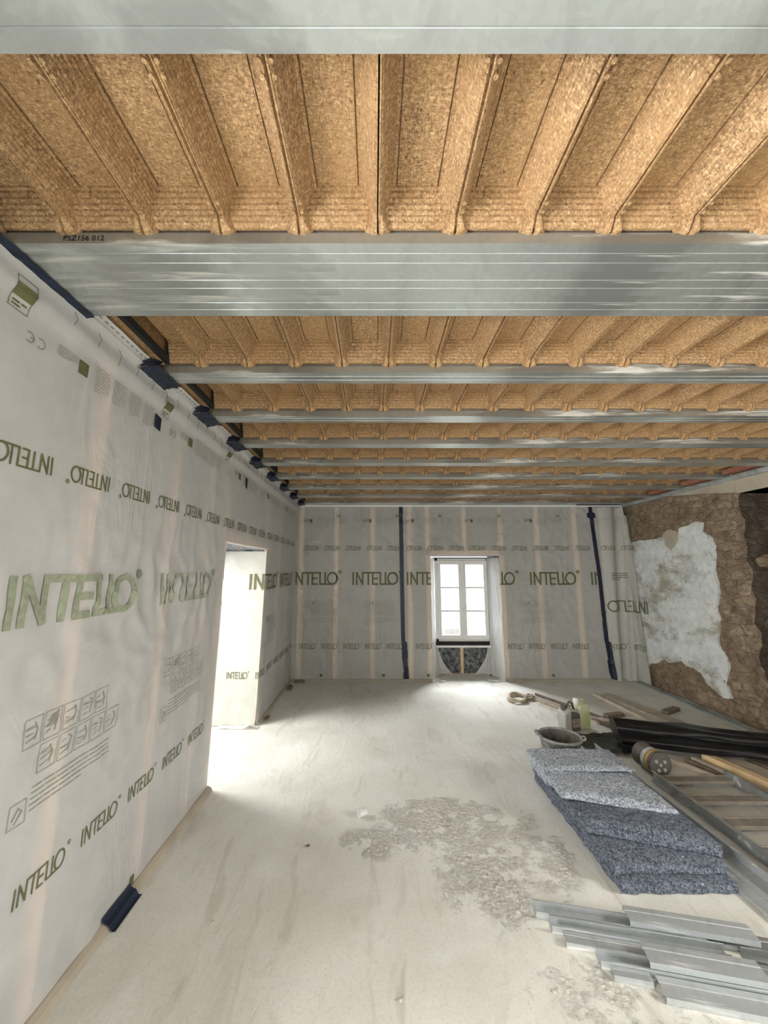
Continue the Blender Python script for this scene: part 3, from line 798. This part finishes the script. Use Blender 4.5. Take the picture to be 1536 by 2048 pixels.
bays = [(.613, 1.056)] + [(1.401 + .563 * k, 1.401 + .563 * (k + 1) - BW) for k in range(8)]
seams = [.011, -.165, -.18, -.165, .55, .55, .04, .55, .3]
XL0, XR0 = -1.052, XR + .02
for k, ((ya, yb), sm) in enumerate(zip(bays, seams)):
    L = yb - ya; P5 = 5 * CW
    xl = -1.215 if k == 0 else XL0
    s0 = sm
    while s0 > xl: s0 -= P5
    j = 0
    while s0 < XR0 - .02:
        a, c = max(s0, xl), min(s0 + P5, XR0)
        if c - a > .04:
            u0, u1 = round(a - s0, 4), round(c - s0, 4)
            u0e = u0 + (.0015 if a == s0 else 0); u1e = u1 - .0015
            key = (u0e, u1e, round(L, 4))
            txt = 'ribbed brown wood-fibre ceiling block, %s bay from the camera, %s from the left wall' % (ORD[k], ORD[j])
            if key not in cache:
                o = block_mesh(u0e, u1e, L).build('ceiling_block', M['chip']); cache[key] = o
            else:
                o = cache[key].copy(); COL.objects.link(o)
            o.location = (s0, ya, ZC)
            tag(o, txt, 'ceiling block', 'wood-fibre infill blocks between the steel beams'); j += 1
        s0 += P5
    if k >= 1 :
        o = MB(); o.box(XL0 - .026, ya + .03, .050, XL0 - .001, yb - .002, .085)
        q = o.build('foam_strip', M['black_matt']); q.location = (0, 0, ZC)
        tag(q, 'black strip closing the joint beside the left wall in the %s ceiling bay' % ORD[k], 'strip', 'black joint strips')
        o = MB(); n = 8
        pts = [(ya - .006, .041), (ya + .03, .041), (ya + .05, .072), (yb - .05, .072), (yb - .03, .041), (yb + .006, .041), (yb + .006, .19), (ya - .006, .19)]
        o.prism(pts, -1.215, XL0 - .028, 'x')
        q = o.build('filler_block', M['chip'], bevel=.006); q.location = (0, 0, ZC)
        tag(q, 'short flat wood-fibre filler beside the left wall in the %s ceiling bay' % ORD[k], 'ceiling block', 'filler pieces along the left wall')
        # pale taped membrane edge closing the gap
        o = MB(); o.grid(lambda i, jj: (-1.172 + .05 * i / 6 + .004 * nz(i, jj * .4, 2), ya - .01 + (L + .02) * jj / 16, ZC - .012 + .06 * i / 6 + .008 * math.sin(i / 6 * math.pi)), 6, 16)
        q = o.build('membrane_edge', M['film_white'], left_film, smooth=True)
        o = MB()
        for t in range(int(L / .035)): 
            y0 = ya + .01 + t * .035; o.add([(-1.133, y0, ZC + .031), (-1.129, y0, ZC + .035), (-1.129, y0 + .02, ZC + .035), (-1.133, y0 + .02, ZC + .031)], [(0, 1, 2, 3)])
        o.build('dashed_line', M['ink_grey'], left_film)
for k in (5, 6, 7):
    ya, yb = bays[k]
    o = MB(); o.box(XR - .17, ya + .06, .012, XR - .02, yb - .06, .06)
    q = o.build('clay_brick', M['clay'], bevel=.008); q.location = (0, 0, ZC)
    tag(q, 'reddish clay brick bedded at the top of the right wall in the %s ceiling bay' % ORD[k], 'brick', 'clay bricks at the right end of the ceiling')

# crumpled tape where each beam meets the left membrane
def crumple(k, y0, y1, label):
    b = MB()
    def under(i, j):   # underside cover running down over the film fold
        t = i / 10; s_ = j / 8
        y = y0 - .09 + (y1 - y0 + .12) * s_ + .012 * nz(i * .6, j * .9, k)
        x = -1.195 + .135 * t; z = ZC - .006 - .03 * (1 - t) ** 2 - .006 * abs(nz(i * .9, j * .7, k + 3)) * 2
        x += .012 * nz(j * .8, i * .5, k + 5) * (1 if i in (0, 10) else .3)
        return (x, y, z)
    b.grid(under, 10, 8)
    def face(i, j):    # near face patch rising beside the beam
        t = i / 8; s_ = j / 6
        return (-1.185 + .13 * t + .012 * nz(j, i, k), y0 - .09 - .012 * abs(nz(i * .8, j * .8, k)) + .006 * j, ZC - .012 + .07 * s_ - .03 * (t ** 2) * s_)
    b.grid(face, 8, 6)
    def tail(i, j):
        t = i / 6; s_ = j / 8
        return (-1.16 - .035 * t + .008 * nz(i, j * .6, k), y1 + .01 + .11 * s_ * (1 - .5 * abs(t - .5)), ZC - .03 - .045 * t - .01 * s_ + .01 * nz(j, i, k))
    b.grid(tail, 6, 8)
    tag(b.build('crumpled_tape', M['blue_tape']), label, 'tape', 'crumpled blue tape at the beam ends')
for k in range(8):
    crumple(k, near[6 + k], near[6 + k] + BW, 'crumpled dark blue tape on the left end of the %s single ceiling beam' % ORD[k])
b = MB()
b.grid(lambda i, j: (-1.215 + (.100) * i / 6 + .006 * nz(i, j * .3, 1), .45 + .955 * j / 40, ZC - .004 - .035 * (1 - i / 6) ** 2 - .004 * abs(nz(i * .9, j * .6, 3))), 6, 40)
tag(b.build('adhesive_tape', M['blue_tape']), 'long dark blue tape at the top of the left wall under the wide triple beam', 'tape')
# staples along the fold
b = MB()
for t in range(34):
    y = 1.35 + t * .13
    b.tube([(-1.150, y, 2.60), (-1.142, y + .008, 2.575), (-1.15, y + .004, 2.55 - .012 * (t % 3))], .0012, 5)
b.build('staple_threads', M['jug_dark'], left_film)['label'] = 'dark staples along the folded top edge'

# ------------------------------------------------------------ windows
def window(idx, cx, y, z0, z1, wd, label, dx=1):
    """casement window in the XZ plane facing -y"""
    W = bpy.data.objects.new('window_%d' % idx, None); COL.objects.link(W); W.location = (cx, y, z0); struct(W, label)
    h = z1 - z0; hw = wd / 2
    b = MB(); t = .045
    for a in ((-hw, 0, hw, t), (-hw, h - t, hw, h)): b.box(a[0], -.03, a[1], a[2], .04, a[3])
    for x in (-hw, hw - t): b.box(x, -.03, 0, x + t, .04, h)
    b.build('outer_frame', M['white'], W, bevel=.004)
    for s_ in (-1, 1):
        b = MB(); x0, x1 = (-hw + t - .01, -.002) if s_ < 0 else (.002, hw - t + .01)
        st = .055
        b.box(x0, -.045, t - .01, x1, .02, t + st); b.box(x0, -.045, h - t - st, x1, .02, h - t + .01)
        b.box(x0, -.045, t + st, x0 + st, .02, h - t - st); b.box(x1 - st, -.045, t + st, x1, .02, h - t - st)
        S = b.build('sash', M['white'], W, bevel=.004)
        gz0, gz1 = t + st, h - t - st
        for q in (1, 2):
            b = MB(); zz = gz0 + (gz1 - gz0) * q / 3; b.box(x0 + st, -.03, zz - .009, x1 - st, .005, zz + .009); b.build('glazing_bar', M['jug_grey'], S)
        b = MB(); b.box(x0 + st - .004, -.012, gz0 - .004, x1 - st + .004, -.006, gz1 + .004); b.build('pane', M['glass'], S)
    b = MB(); b.box(-.03, -.058, t, .03, -.044, h - t); b.build('meeting_stile', M['white'], W, bevel=.004)
    b = MB(); b.box(-.012, -.07, h * .36, .012, -.057, h * .36 + .06); b.box(-.008, -.095, h * .36 + .01, .008, -.07, h * .36 + .03); b.box(-.009, -.1, h * .36 - .08, .009, -.086, h * .36 + .03)
    b.build('handle', M['white'], W, bevel=.003)
    return W
W1 = window(1, 1.415, D + .36, .50, 1.80, .87, 'white double casement window in the back wall recess')
b = MB(); b.box(.95, D + .30, .45, 1.88, D + .42, .50); o = b.build('window_sill', M['black_matt']); struct(o); o.name = 'trim_3'; o['label'] = 'dark sealing strip under the back window'
b = MB(); b.box(.97, D + .285, .415, 1.87, D + .40, .448); struct(b.build('trim_4', M['white'], bevel=.003), 'pale sill rail under the back window')
b = MB(); b.box(1.845, D + .325, .50, 1.885, D + .345, 1.80); b.box(.955, D + .33, 1.795, 1.88, D + .35, 1.812)
tag(b.build('adhesive_tape', M['blue_tape']), 'dark sealing tape around the right side and top of the back window', 'tape')
b = MB(); b.box(1.355, D + .345, .012, 1.405, D + .395, .413)
tag(b.build('timber_post', M['wood'], bevel=.002), 'short pale timber post under the back window', 'post')
b = MB(); b.box(.95, D + .37, .02, 1.353, D + .399, .413)
tag(b.build('insulation_panel', M['fibre']), 'dark grey fibre panel under the window, left of the post', 'insulation panel', 'panels under the window')
b = MB(); b.box(1.407, D + .37, .02, 1.89, D + .399, .413)
tag(b.build('insulation_panel', M['fibre']), 'dark grey fibre panel under the window, right of the post', 'insulation panel', 'panels under the window')
b = MB(); b.box(.97, D + .33, 0, 1.87, D + .40, .02); struct(b.build('trim_5', M['dusty_wood']), 'dusty floor rail under the back window')
# side windows (left wall) and rear windows
def plain_window(idx, loc, rz, wd, h, label):
    W = window(idx, 0, 0, 0, h, wd, label); W.location = loc; W.rotation_euler = (0, 0, rz); return W
plain_window(2, (-1.86, 3.73, .0), R(90), 1.2, 1.83, 'white casement window in the left wall recess')
plain_window(3, (-1.86, -.45, .0), R(90), 1.5, 2.09, 'white casement window in the left wall beside the camera')
plain_window(4, (0, YB - .2, .5), R(180), 1.6, 1.9, 'white casement window behind the camera, left one')
plain_window(5, (2.5, YB - .2, .5), R(180), 1.6, 1.9, 'white casement window behind the camera, right one')

W6 = window(6, 0, 0, 0, 1.72, 1.99, 'white casement window in the right wall beside the camera'); W6.location = (4.35, .3, .7); W6.rotation_euler = (0, 0, R(-90))
# outside, seen washed out through the back window
b = MB(); b.box(-25, D + .8, -3.2, 30, 40, -3.0); struct(b.build('ground', M['room']), 'pale ground outside the window')
hs = thing('house', (2.5, 17, -3), 'pale house across the street seen through the back window', 'building')
b = MB(); b.box(-5, 0, 0, 6, 6, 5.3); b.build('wall', M['white'], hs)
for x, z in ((-1.3, 3.3), (1.0, 1.6)):
    b = MB(); b.box(x - .45, -.06, z - .5, x + .45, 0, z + .5); b.build('shutter', M['jug_grey'], hs)
b = MB(); b.prism([(-.4, 5.3), (6.4, 5.3), (3, 6.6)], -5.3, 6.3, 'x'); b.build('roof', M['plasterboard'], hs)

# ------------------------------------------------------------ insulation panels on the floor
def slab(x0, y0, x1, y1, z0, z1, label, skew=0, sag=0, seed=1, mat='denim', parent=None):
    b = MB(); nx, ny_, nk = 30, 46, 6
    cx, cy = (x0 + x1) / 2, (y0 + y1) / 2
    def P(u, v, t):
        x = x0 + (x1 - x0) * u; y = y0 + (y1 - y0) * v; z = z0 + (z1 - z0) * t
        y += skew * (u - .5) * (1 - v)
        e = min(u, 1 - u, v, 1 - v)
        z += sag * (u - .5) * 2 * .5
        r = .011
        x += r * nz(y * 14, z * 40, seed) + .006 * nz(y * 50, z * 80, seed); y += r * nz(x * 12, z * 40, seed + 2) + .006 * nz(x * 50, z * 80, seed + 2)
        if t > 0: z += (.008 * nz(x * 8, y * 8, seed + 4) + .004 * nz(x * 45, y * 45, seed)) * t - (.012 * math.exp(-e * 25) * t)
        return (x, y, z)
    b.grid(lambda i, j: P(i / nx, j / ny_, 1), nx, ny_)
    b.grid(lambda i, j: P(1 - i / nx, j / ny_, 0), nx, ny_)
    b.grid(lambda i, j: P(i / nx, 0, j / nk), nx, nk)
    b.grid(lambda i, j: P(1 - i / nx, 1, j / nk), nx, nk)
    b.grid(lambda i, j: P(0, 1 - i / ny_, j / nk), ny_, nk)
    b.grid(lambda i, j: P(1, i / ny_, j / nk), ny_, nk)
    return tag(b.build('insulation_panel', M[mat], parent, smooth=True), label, 'insulation panel', 'blue-grey insulation panels in the stack on the floor')
slab(1.25, 2.20, 1.84, 3.26, .004, .060, 'blue-grey fibre insulation panel at the very bottom of the stack', 0, 0, 1)
slab(1.24, 2.245, 1.835, 3.25, .062, .116, 'blue-grey fibre insulation panel second from the bottom, set slightly back', .01, 0, 5)
slab(1.225, 2.37, 1.84, 2.86, .120, .190, 'thick torn blue-grey fibre piece jutting out in the middle of the stack', -.19, 0, 9)
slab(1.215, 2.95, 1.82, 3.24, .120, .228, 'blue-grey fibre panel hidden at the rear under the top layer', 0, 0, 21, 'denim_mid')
slab(1.175, 2.58, 1.80, 2.94, .193, .232, 'blue-grey fibre insulation panel with slanting front face, on top of the torn piece', -.14, -.02, 13, 'denim_mid')
slab(1.175, 2.90, 1.80, 3.20, .236, .262, 'blue-grey fibre insulation panel at the far top of the stack beside the bucket', 0, 0, 17, 'denim_mid')

# ------------------------------------------------------------ bucket
B = thing('mortar_bucket', (1.56, 3.47, 0), 'grey mortar-crusted rubber bucket behind the insulation stack', 'bucket')
b = MB(); b.lathe([(.0, .004), (.120, .004), (.124, 0), (.128, .01), (.160, .225), (.172, .228), (.174, .245), (.160, .247), (.152, .225)], 40); b.build('body', M['rubber'], B, smooth=True)
b = MB(); b.lathe([(.1525, .236), (.1515, .2), (.120, .02), (.0, .014)], 40); b.build('inner_lining', M['rubber_in'], B, smooth=True)
for a in (R(160), R(-20)):
    b = MB(); c_, s_ = math.cos(a), math.sin(a)
    def hp(r, t, z): return (r * c_ - t * s_, r * s_ + t * c_, z)
    b.tube([hp(.163, -.04, .238), hp(.185, -.035, .246), hp(.192, 0, .25), hp(.185, .035, .246), hp(.163, .04, .238)], .008, 8)
    b.build('lug_handle', M['rubber'], B, smooth=True)

# ------------------------------------------------------------ jerrycans
J = thing('jerrycan', (1.99, 4.20, 0), 'dirty grey plastic jerrycan with dark label side, beside the yellowish one', 'jerrycan', None, R(14))
b = MB(); b.prism([(-.085, 0), (.085, 0), (.09, .01), (.09, .17), (.055, .205), (-.03, .22), (-.085, .185), (-.09, .17), (-.09, .01)], -.06, .06, 'y'); b.build('body', M['jug_grey'], J, bevel=.012)
b = MB(); b.prism([(-.015, .012), (.084, .012), (.084, .165), (.05, .19), (-.015, .2)], -.0625, -.061, 'y'); b.build('dark_side', M['jug_dark'], J)
b = MB(); b.box(-.005, -.066, .05, .075, -.063, .125); lb = b.build('label_sticker', M['label'], J)
b = MB(); [b.box(.002, -.068, .112 - q * .014, .068 - .01 * (q % 2), -.0662, .118 - q * .014) for q in range(4)]; b.build('label_print', M['jug_dark'], lb)
b = MB(); b.tube([(-.02, 0, .212), (-.008, 0, .255), (.02, 0, .272), (.05, 0, .258), (.066, 0, .195)], .012, 8); b.build('handle', M['jug_dark'], J, smooth=True)
b = MB(); b.lathe([(0, .245), (.026, .245), (.026, .212), (.02, .20)], 16, (-.058, 0, 0)); b.build('cap', M['jug_dark'], J, smooth=False)
J = thing('jerrycan', (2.15, 4.27, 0), 'translucent yellowish plastic jerrycan with lime label behind the grey one', 'jerrycan', None, R(20))
b = MB(); b.prism([(-.07, 0), (.07, 0), (.075, .01), (.075, .20), (.045, .24), (-.045, .24), (-.075, .2), (-.075, .01)], -.055, .055, 'y'); b.build('body', M['jug_pale'], J, bevel=.012)
b = MB(); b.box(.0, -.0575, .03, .06, -.0555, .17); b.build('label_sticker', M['lime'], J)
b = MB(); b.tube([(-.04, 0, .235), (-.02, 0, .275), (.03, 0, .275), (.055, 0, .225)], .013, 8); b.build('handle', M['jug_pale'], J, smooth=True)
b = MB(); b.lathe([(0, .295), (.025, .295), (.027, .262), (.02, .235)], 16, (-.052, 0, 0)); b.build('cap', M['white'], J)

# ------------------------------------------------------------ rope bundle and long boards
b = MB()
pts = []
for k in range(70):
    a = k * .36; rr_ = .10 + .03 * math.sin(k * .7); pts.append((1.80 + rr_ * 1.25 * math.cos(a), 5.13 + rr_ * 1.2 * math.sin(a), .012 + .028 * (k / 70) + .008 * math.sin(k * 1.7)))
b.tube(pts, .011, 6)
tag(b.build('rope_coil', M['rope'], smooth=True), 'untidy coil of dirty rope at the end of the long pale board', 'rope')
b = MB(); b.tube([(1.98 + .05 * math.cos(k * .7) - .01 * k % .07, 5.14 + .05 * math.sin(k * .9), .02 + .03 * abs(math.sin(k * .8))) for k in range(22)], .012, 6)
tag(b.build('rag_scrap', M['dusty_wood'], smooth=True), 'crumpled beige scrap beside the rope coil', 'scrap')
def board(name, p, q, wd, th, z, mat, label, cat='board', group=None):
    p = Vector((p[0], p[1], 0)); q = Vector((q[0], q[1], 0)); d = q - p; L = d.length
    b = MB(); b.box(0, -wd / 2, 0, L, wd / 2, th)
    o = b.build(name, M[mat], bevel=.002); o.location = (p.x, p.y, z); o.rotation_euler = (0, 0, math.atan2(d.y, d.x))
    return tag(o, label, cat, group)
board('timber_board', (1.97, 5.28), (2.42, 4.36), .09, .022, 0, 'dusty_wood', 'long pale dusty board running from the rope coil to the jerrycans')
board('timber_batten', (2.10, 5.30), (2.52, 4.45), .02, .03, 0, 'dark_wood', 'thin dark batten along the right edge of the long pale board', 'batten')
board('timber_batten', (2.00, 4.95), (2.24, 4.50), .035, .02, 0, 'pale_wood', 'narrow pale batten on the left of the long board', 'batten')
board('timber_batten', (2.36, 4.44), (2.60, 3.98), .05, .03, 0, 'dark_wood', 'dark batten disappearing under the black sheeting, left one', 'batten')
board('timber_batten', (2.45, 4.46), (2.70, 3.98), .05, .035, 0, 'dusty_wood', 'grey batten disappearing under the black sheeting, right one', 'batten')
board('timber_batten', (2.86, 5.30), (2.98, 4.05), .03, .03, 0, 'pale_wood', 'thin pale batten on the floor beyond the black sheeting', 'batten')
board('timber_board', (3.02, 5.30), (3.28, 4.05), .16, .02, 0, 'dusty_wood', 'wide grey dusty board on the floor beyond the black sheeting')
board('wood_block', (3.29, 4.64), (3.52, 4.76), .07, .04, 0, 'dark_wood', 'short dark wood offcut to the right of the wide grey board', 'offcut')
board('wood_block', (2.56, 4.54), (2.78, 4.60), .07, .035, 0, 'dark_wood', 'short dark wood offcut to the left of the thin pale batten', 'offcut')

# ------------------------------------------------------------ black sheeting
S = thing('black_sheeting', (2.9, 3.75, 0), 'long bundle of folded black polythene sheeting lying across the boards', 'sheeting')
def loft(path, prof, name, seed):
    b = MB(); n = 40; m_ = len(path) - 1
    def P(i, j):
        x, y, z, rx, rz_ = path[j]; a = 2 * math.pi * i / n
        k = 1 + .20 * nz(math.cos(a) * 2, j * .16, seed) + .09 * nz(math.sin(a) * 4, j * .3, seed + 1) + .05 * math.sin(a * 5 + j * .12)
        return (x - 2.9 + .25 * rx * k * math.cos(a), y - 3.75 + rx * k * math.cos(a), max(.054 if name != 'rear_fold' else .023, z + rz_ * k * math.sin(a)))
    b.grid(P, n, m_)
    b.add([P(i, 0) for i in range(n)], [tuple(range(n))]); b.add([P(i, m_) for i in range(n)], [tuple(range(n - 1, -1, -1))])
    return b.build(name, M['black'], S, smooth=True)
loft([(2.27 + 1.75 * t, 3.91 - .50 * t - .05 * t * t, .150 - .02 * t, .105, .075 - .005 * t) for t in [k / 30 for k in range(31)]], None, 'upper_fold', 1)
loft([(2.25 + 1.75 * t, 3.82 - .54 * t, .092, .10, .052) for t in [k / 30 for k in range(31)]], None, 'lower_fold', 5)
loft([(2.62 + .62 * t, 4.11 - .26 * t, .055, .12 * math.sin(.25 + 2.6 * t), .075 * math.sin(.25 + 2.6 * t)) for t in [k / 20 for k in range(21)]], None, 'rear_fold', 8)
b = MB(); b.grid(lambda i, j: (1.92 + .5 * i / 14 - 2.9 + .04 * nz(j * .4, i * .2, 3), 3.66 + .42 * j / 12 - 3.75 + .03 * nz(i * .4, 1, 2), .008 + .03 * abs(nz(i * .35, j * .4, 6)) + .012 * (i / 14)), 14, 12)
b.build('loose_sheet', M['black'], S, smooth=True)

# tin can lying on its side, end towards the camera
C = thing('round_tin', (2.262, 3.30, .094), 'round tin lying on its side with five raised dots on its end', 'tin')
rotc = Vector((-.02, .46, 0)).to_track_quat('Z', 'Y').to_matrix()
b = MB(); b.lathe([(0, .0), (.088, .0), (.092, -.004), (.092, .006), (.087, .010), (.087, .18), (.092, .186), (.092, .194), (0, .194)], 40, (0, 0, 0), rotc); b.build('body', M['jug_dark'], C, smooth=False)
b = MB(); b.lathe([(.0875, .03), (.0885, .032), (.0885, .055), (.0875, .057)], 40, (0, 0, 0), rotc); b.build('ochre_band', M['tin_orange'], C)
b = MB(); b.lathe([(.0875, .065), (.0885, .067), (.0885, .10), (.0875, .102)], 40, (0, 0, 0), rotc); b.build('pale_band', M['jug_grey'], C)
b = MB(); b.lathe([(0, -.003), (.078, -.003), (.079, -.006), (.088, -.006), (.088, -.002)], 40, (0, 0, 0), rotc); E_ = b.build('end_disc', M['steel_end'], C)
b = MB()
for (x, y) in ((0, 0), (.034, .026), (-.034, .02), (.02, -.04), (-.03, -.035)):
    b.lathe([(0, -.008), (.006, -.008), (.0065, -.0105), (.013, -.0105), (.0135, -.003)], 14, rotc @ Vector((x, y, 0)), rotc)
b.build('raised_dots', M['jug_grey'], E_)

# ------------------------------------------------------------ steel rail beside the insulation
b = MB(); pr = [(0, 0), (.21, 0), (.21, .052), (.192, .052), (.192, .047), (.205, .047), (.205, .006), (.128, .006), (.124, .010), (.120, .006), (.09, .006), (.086, .010), (.082, .006), (.005, .006), (.005, .018), (0, .018)]
b.prism(pr, 0, 1.78, 'y'); o = b.build('steel_channel', M['galv_floor'], bevel=.0012); o.location = (1.848, 2.0, 0); o.rotation_euler = (0, 0, R(1.2))
tag(o, 'long grey galvanised channel lying beside the insulation stack, bright upturned edge', 'channel')
# ------------------------------------------------------------ step ladder lying flat
Ld = thing('ladder', (2.17, 1.75, 0), 'dusty steel ladder with broad treads lying flat on the floor', 'ladder', None, R(.3))
def railp(x, s_):
    b = MB(); b.prism([(x, .01), (x + s_ * .022, .01), (x + s_ * .022, .014), (x + s_ * .004, .016), (x + s_ * .004, .078), (x + s_ * .024, .08), (x + s_ * .024, .084), (x, .084)], 0, 1.49, 'y')
    return b.build('side_rail', M['galv_dark'], Ld, bevel=.001)
railp(0, -1); railp(.545, 1)
for k in range(6):
    b = MB(); y = .12 + k * .255
    b.prism([(y, .028), (y + .085, .028), (y + .085, .052), (y + .083, .052), (y + .08, .047), (y + .005, .047), (y + .002, .052), (y, .052)], .001, .544, 'x')
    b.build('tread', M['ladder_dust'], Ld)
# planks right of the ladder
board('timber_batten', (2.49, 3.60), (2.655, 3.27), .035, .035, 0, 'pale_wood', 'pale batten running up to the far end of the ladder', 'batten')
board('timber_batten', (2.66, 3.56), (2.83, 2.90), .03, .03, 0, 'dark_wood', 'dark thin batten just right of the ladder', 'batten')
board('timber_batten', (2.74, 3.58), (2.90, 2.90), .04, .03, 0, 'dusty_wood', 'grey batten second right of the ladder', 'batten')
board('timber_board', (2.86, 3.60), (3.04, 2.85), .075, .05, 0, 'yellow_wood', 'clean yellow softwood board beside the ladder')
board('timber_board', (3.02, 3.64), (3.2, 2.9), .15, .03, 0, 'dusty_wood', 'wide dusty board right of the yellow board')
board('timber_board', (3.26, 3.60), (3.42, 2.9), .16, .02, 0, 'dark_wood', 'dark grey board farthest right near the wall')
# ------------------------------------------------------------ metal stud profiles, lower right
def profile(x, y, L, wd, z, up, ang, label, mat='galv_floor'):
    b = MB(); h = .03 if up else .022; t = .0015; l = .007
    if up: pr = [(0, 0), (wd, 0), (wd, h), (wd - l, h), (wd - l, h - t), (wd - t, h - t), (wd - t, t), (t, t), (t, h - t), (l, h - t), (l, h), (0, h)]
    else: pr = [(0, 0), (t, 0), (t, h - t), (wd * .3, h - t), (wd * .34, h - .004), (wd * .38, h - t), (wd - t, h - t), (wd - t, 0), (wd, 0), (wd, h), (wd * .38, h), (wd * .34, h - .003), (wd * .3, h), (0, h)]
    b.prism([(-p[0], p[1]) for p in pr][::-1], 0, L, 'x')
    o = b.build('metal_stud', M[mat]); o.location = (x, y, z); o.rotation_euler = (0, 0, R(ang))
    return tag(o, label, 'metal stud', 'metal studs piled at the lower right')
A = -11.5
def pile(x, ref, *a): profile(x, ref - .2035 * x, *a)
pile(.775, 2.293, .70, .072, .001, True, A, 'open galvanised stud farthest back in the pile, reaching farthest left')
pile(1.17, 2.306, .50, .085, .034, False, A, 'upturned galvanised stud resting over the rearmost open stud')
pile(.815, 2.214, .70, .058, .001, True, A, 'open galvanised stud with long slot of shadow, second from the back')
pile(.845, 2.150, .86, .056, .001, False, A, 'flat-side-up galvanised stud in the middle of the pile')
pile(.945, 2.088, .60, .062, .001, True, A, 'open galvanised stud with a dark hollow at the left middle of the pile')
pile(1.13, 2.120, .42, .092, .034, False, A, 'upturned galvanised stud lying over its neighbours with a bright clipped corner')
pile(.965, 2.022, .14, .040, .001, False, A, 'plain short galvanised stud at the front left of the pile')
pile(1.12, 2.016, .72, .085, .001, False, A, 'wide galvanised stud at the very front of the pile')
pile(1.50, 2.293, .42, .07, .001, False, A, 'dusty galvanised stud at the right, behind the clipped corners', 'galv_dark')
pile(1.56, 2.214, .40, .056, .001, True, A, 'dusty open galvanised stud at the right edge of the pile', 'galv_dark')

# floor rail along the right wall
b = MB(); b.prism([(3.775, 0), (3.84, 0), (3.84, .03), (3.837, .03), (3.837, .003), (3.779, .003), (3.779, .022), (3.775, .022)], 4.18, 5.90, 'y')
tag(b.build('floor_rail', M['galv']), 'thin metal floor rail running along the foot of the stone wall', 'rail')

# ------------------------------------------------------------ small things
P = thing('plastic_cup', (-.07, 2.81, .02), 'crushed white plastic cup lying on the open floor', 'cup')
b = MB(); rc = Vector((.8, .35, 0)).to_track_quat('Z', 'Y').to_matrix()
b.lathe([(.030, 0), (.0285, .003), (.022, .055), (.0, .055)], 24, (-.03, 0, .008), rc); b.lathe([(.0285, .002), (.0295, 0), (.0315, -.002), (.030, .002)], 24, (-.03, 0, .008), rc)
q = b.build('cup_body', M['white'], P, smooth=True); q.scale = (1, 1, .85)
b = MB(); b.add([(0, 0, .004), (.012, .004, .009), (.024, 0, .004), (.016, -.008, .006), (.02, -.02, .004), (.008, -.01, .008), (-.006, -.014, .003), (.0, -.005, .007)], [(0, 1, 7), (1, 2, 3), (3, 4, 5), (5, 6, 7), (1, 3, 5, 7)])
q = b.build('dry_leaf', M['leaf']); q.location = (-.40, 2.545, 0); tag(q, 'small dark dry leaf on the floor left of the cup', 'leaf')
b = MB(); b.box(-.03, -.035, 0, .03, .035, .05); b.box(-.012, -.04, .05, .012, .03, .062)
q = b.build('socket_box', M['jug_dark'], bevel=.006); q.location = (-1.15, 5.55, 0); tag(q, 'small dark box on the floor by the left corner', 'box')
b = MB(); b.box(-.07, -.03, 0, .07, .02, .03); q = b.build('dark_offcut', M['dark_wood'], bevel=.004); q.location = (-1.08, 5.88, 0); tag(q, 'small dark offcut at the foot of the back wall in the left corner', 'offcut')
b = MB(); b.box(-.015, -.06, 0, .015, .06, .02); q = b.build('dark_offcut', M['dark_wood'], bevel=.003); q.location = (-1.17, 4.50, 0); tag(q, 'thin dark sliver at the wall foot just past the left recess', 'offcut')
rr = random.Random(4)
spots = [('beside the cup, just in front of it', -.03, 2.62), ('in the open floor near the photo bottom', .1, 1.72), ('left of the bucket', 1.28, 4.02), ('left of the insulation stack', 1.0, 2.75), ('on the floor between the cup and the rough patch', .12, 2.9), ('in front of the metal studs', .7, 1.75), ('near the blue tape on the floor', -.75, 2.05)]
for txt, x, y in spots:
    b = MB(); n = 7; r0 = rr.uniform(.005, .010)
    top = [(r0 * rr.uniform(.7, 1.1) * math.cos(k / n * 6.283), r0 * rr.uniform(.7, 1.1) * math.sin(k / n * 6.283)) for k in range(n)]
    b.add([(p[0], p[1], 0) for p in top] + [(p[0] * .7, p[1] * .7, r0 * .8) for p in top], [tuple(range(n, 2 * n))] + [(k, (k + 1) % n, n + (k + 1) % n, n + k) for k in range(n)])
    q = b.build('mortar_crumb', M['debris']); q.location = (x, y, 0); tag(q, 'small mortar crumb ' + txt, 'crumb', 'crumbs on the floor')
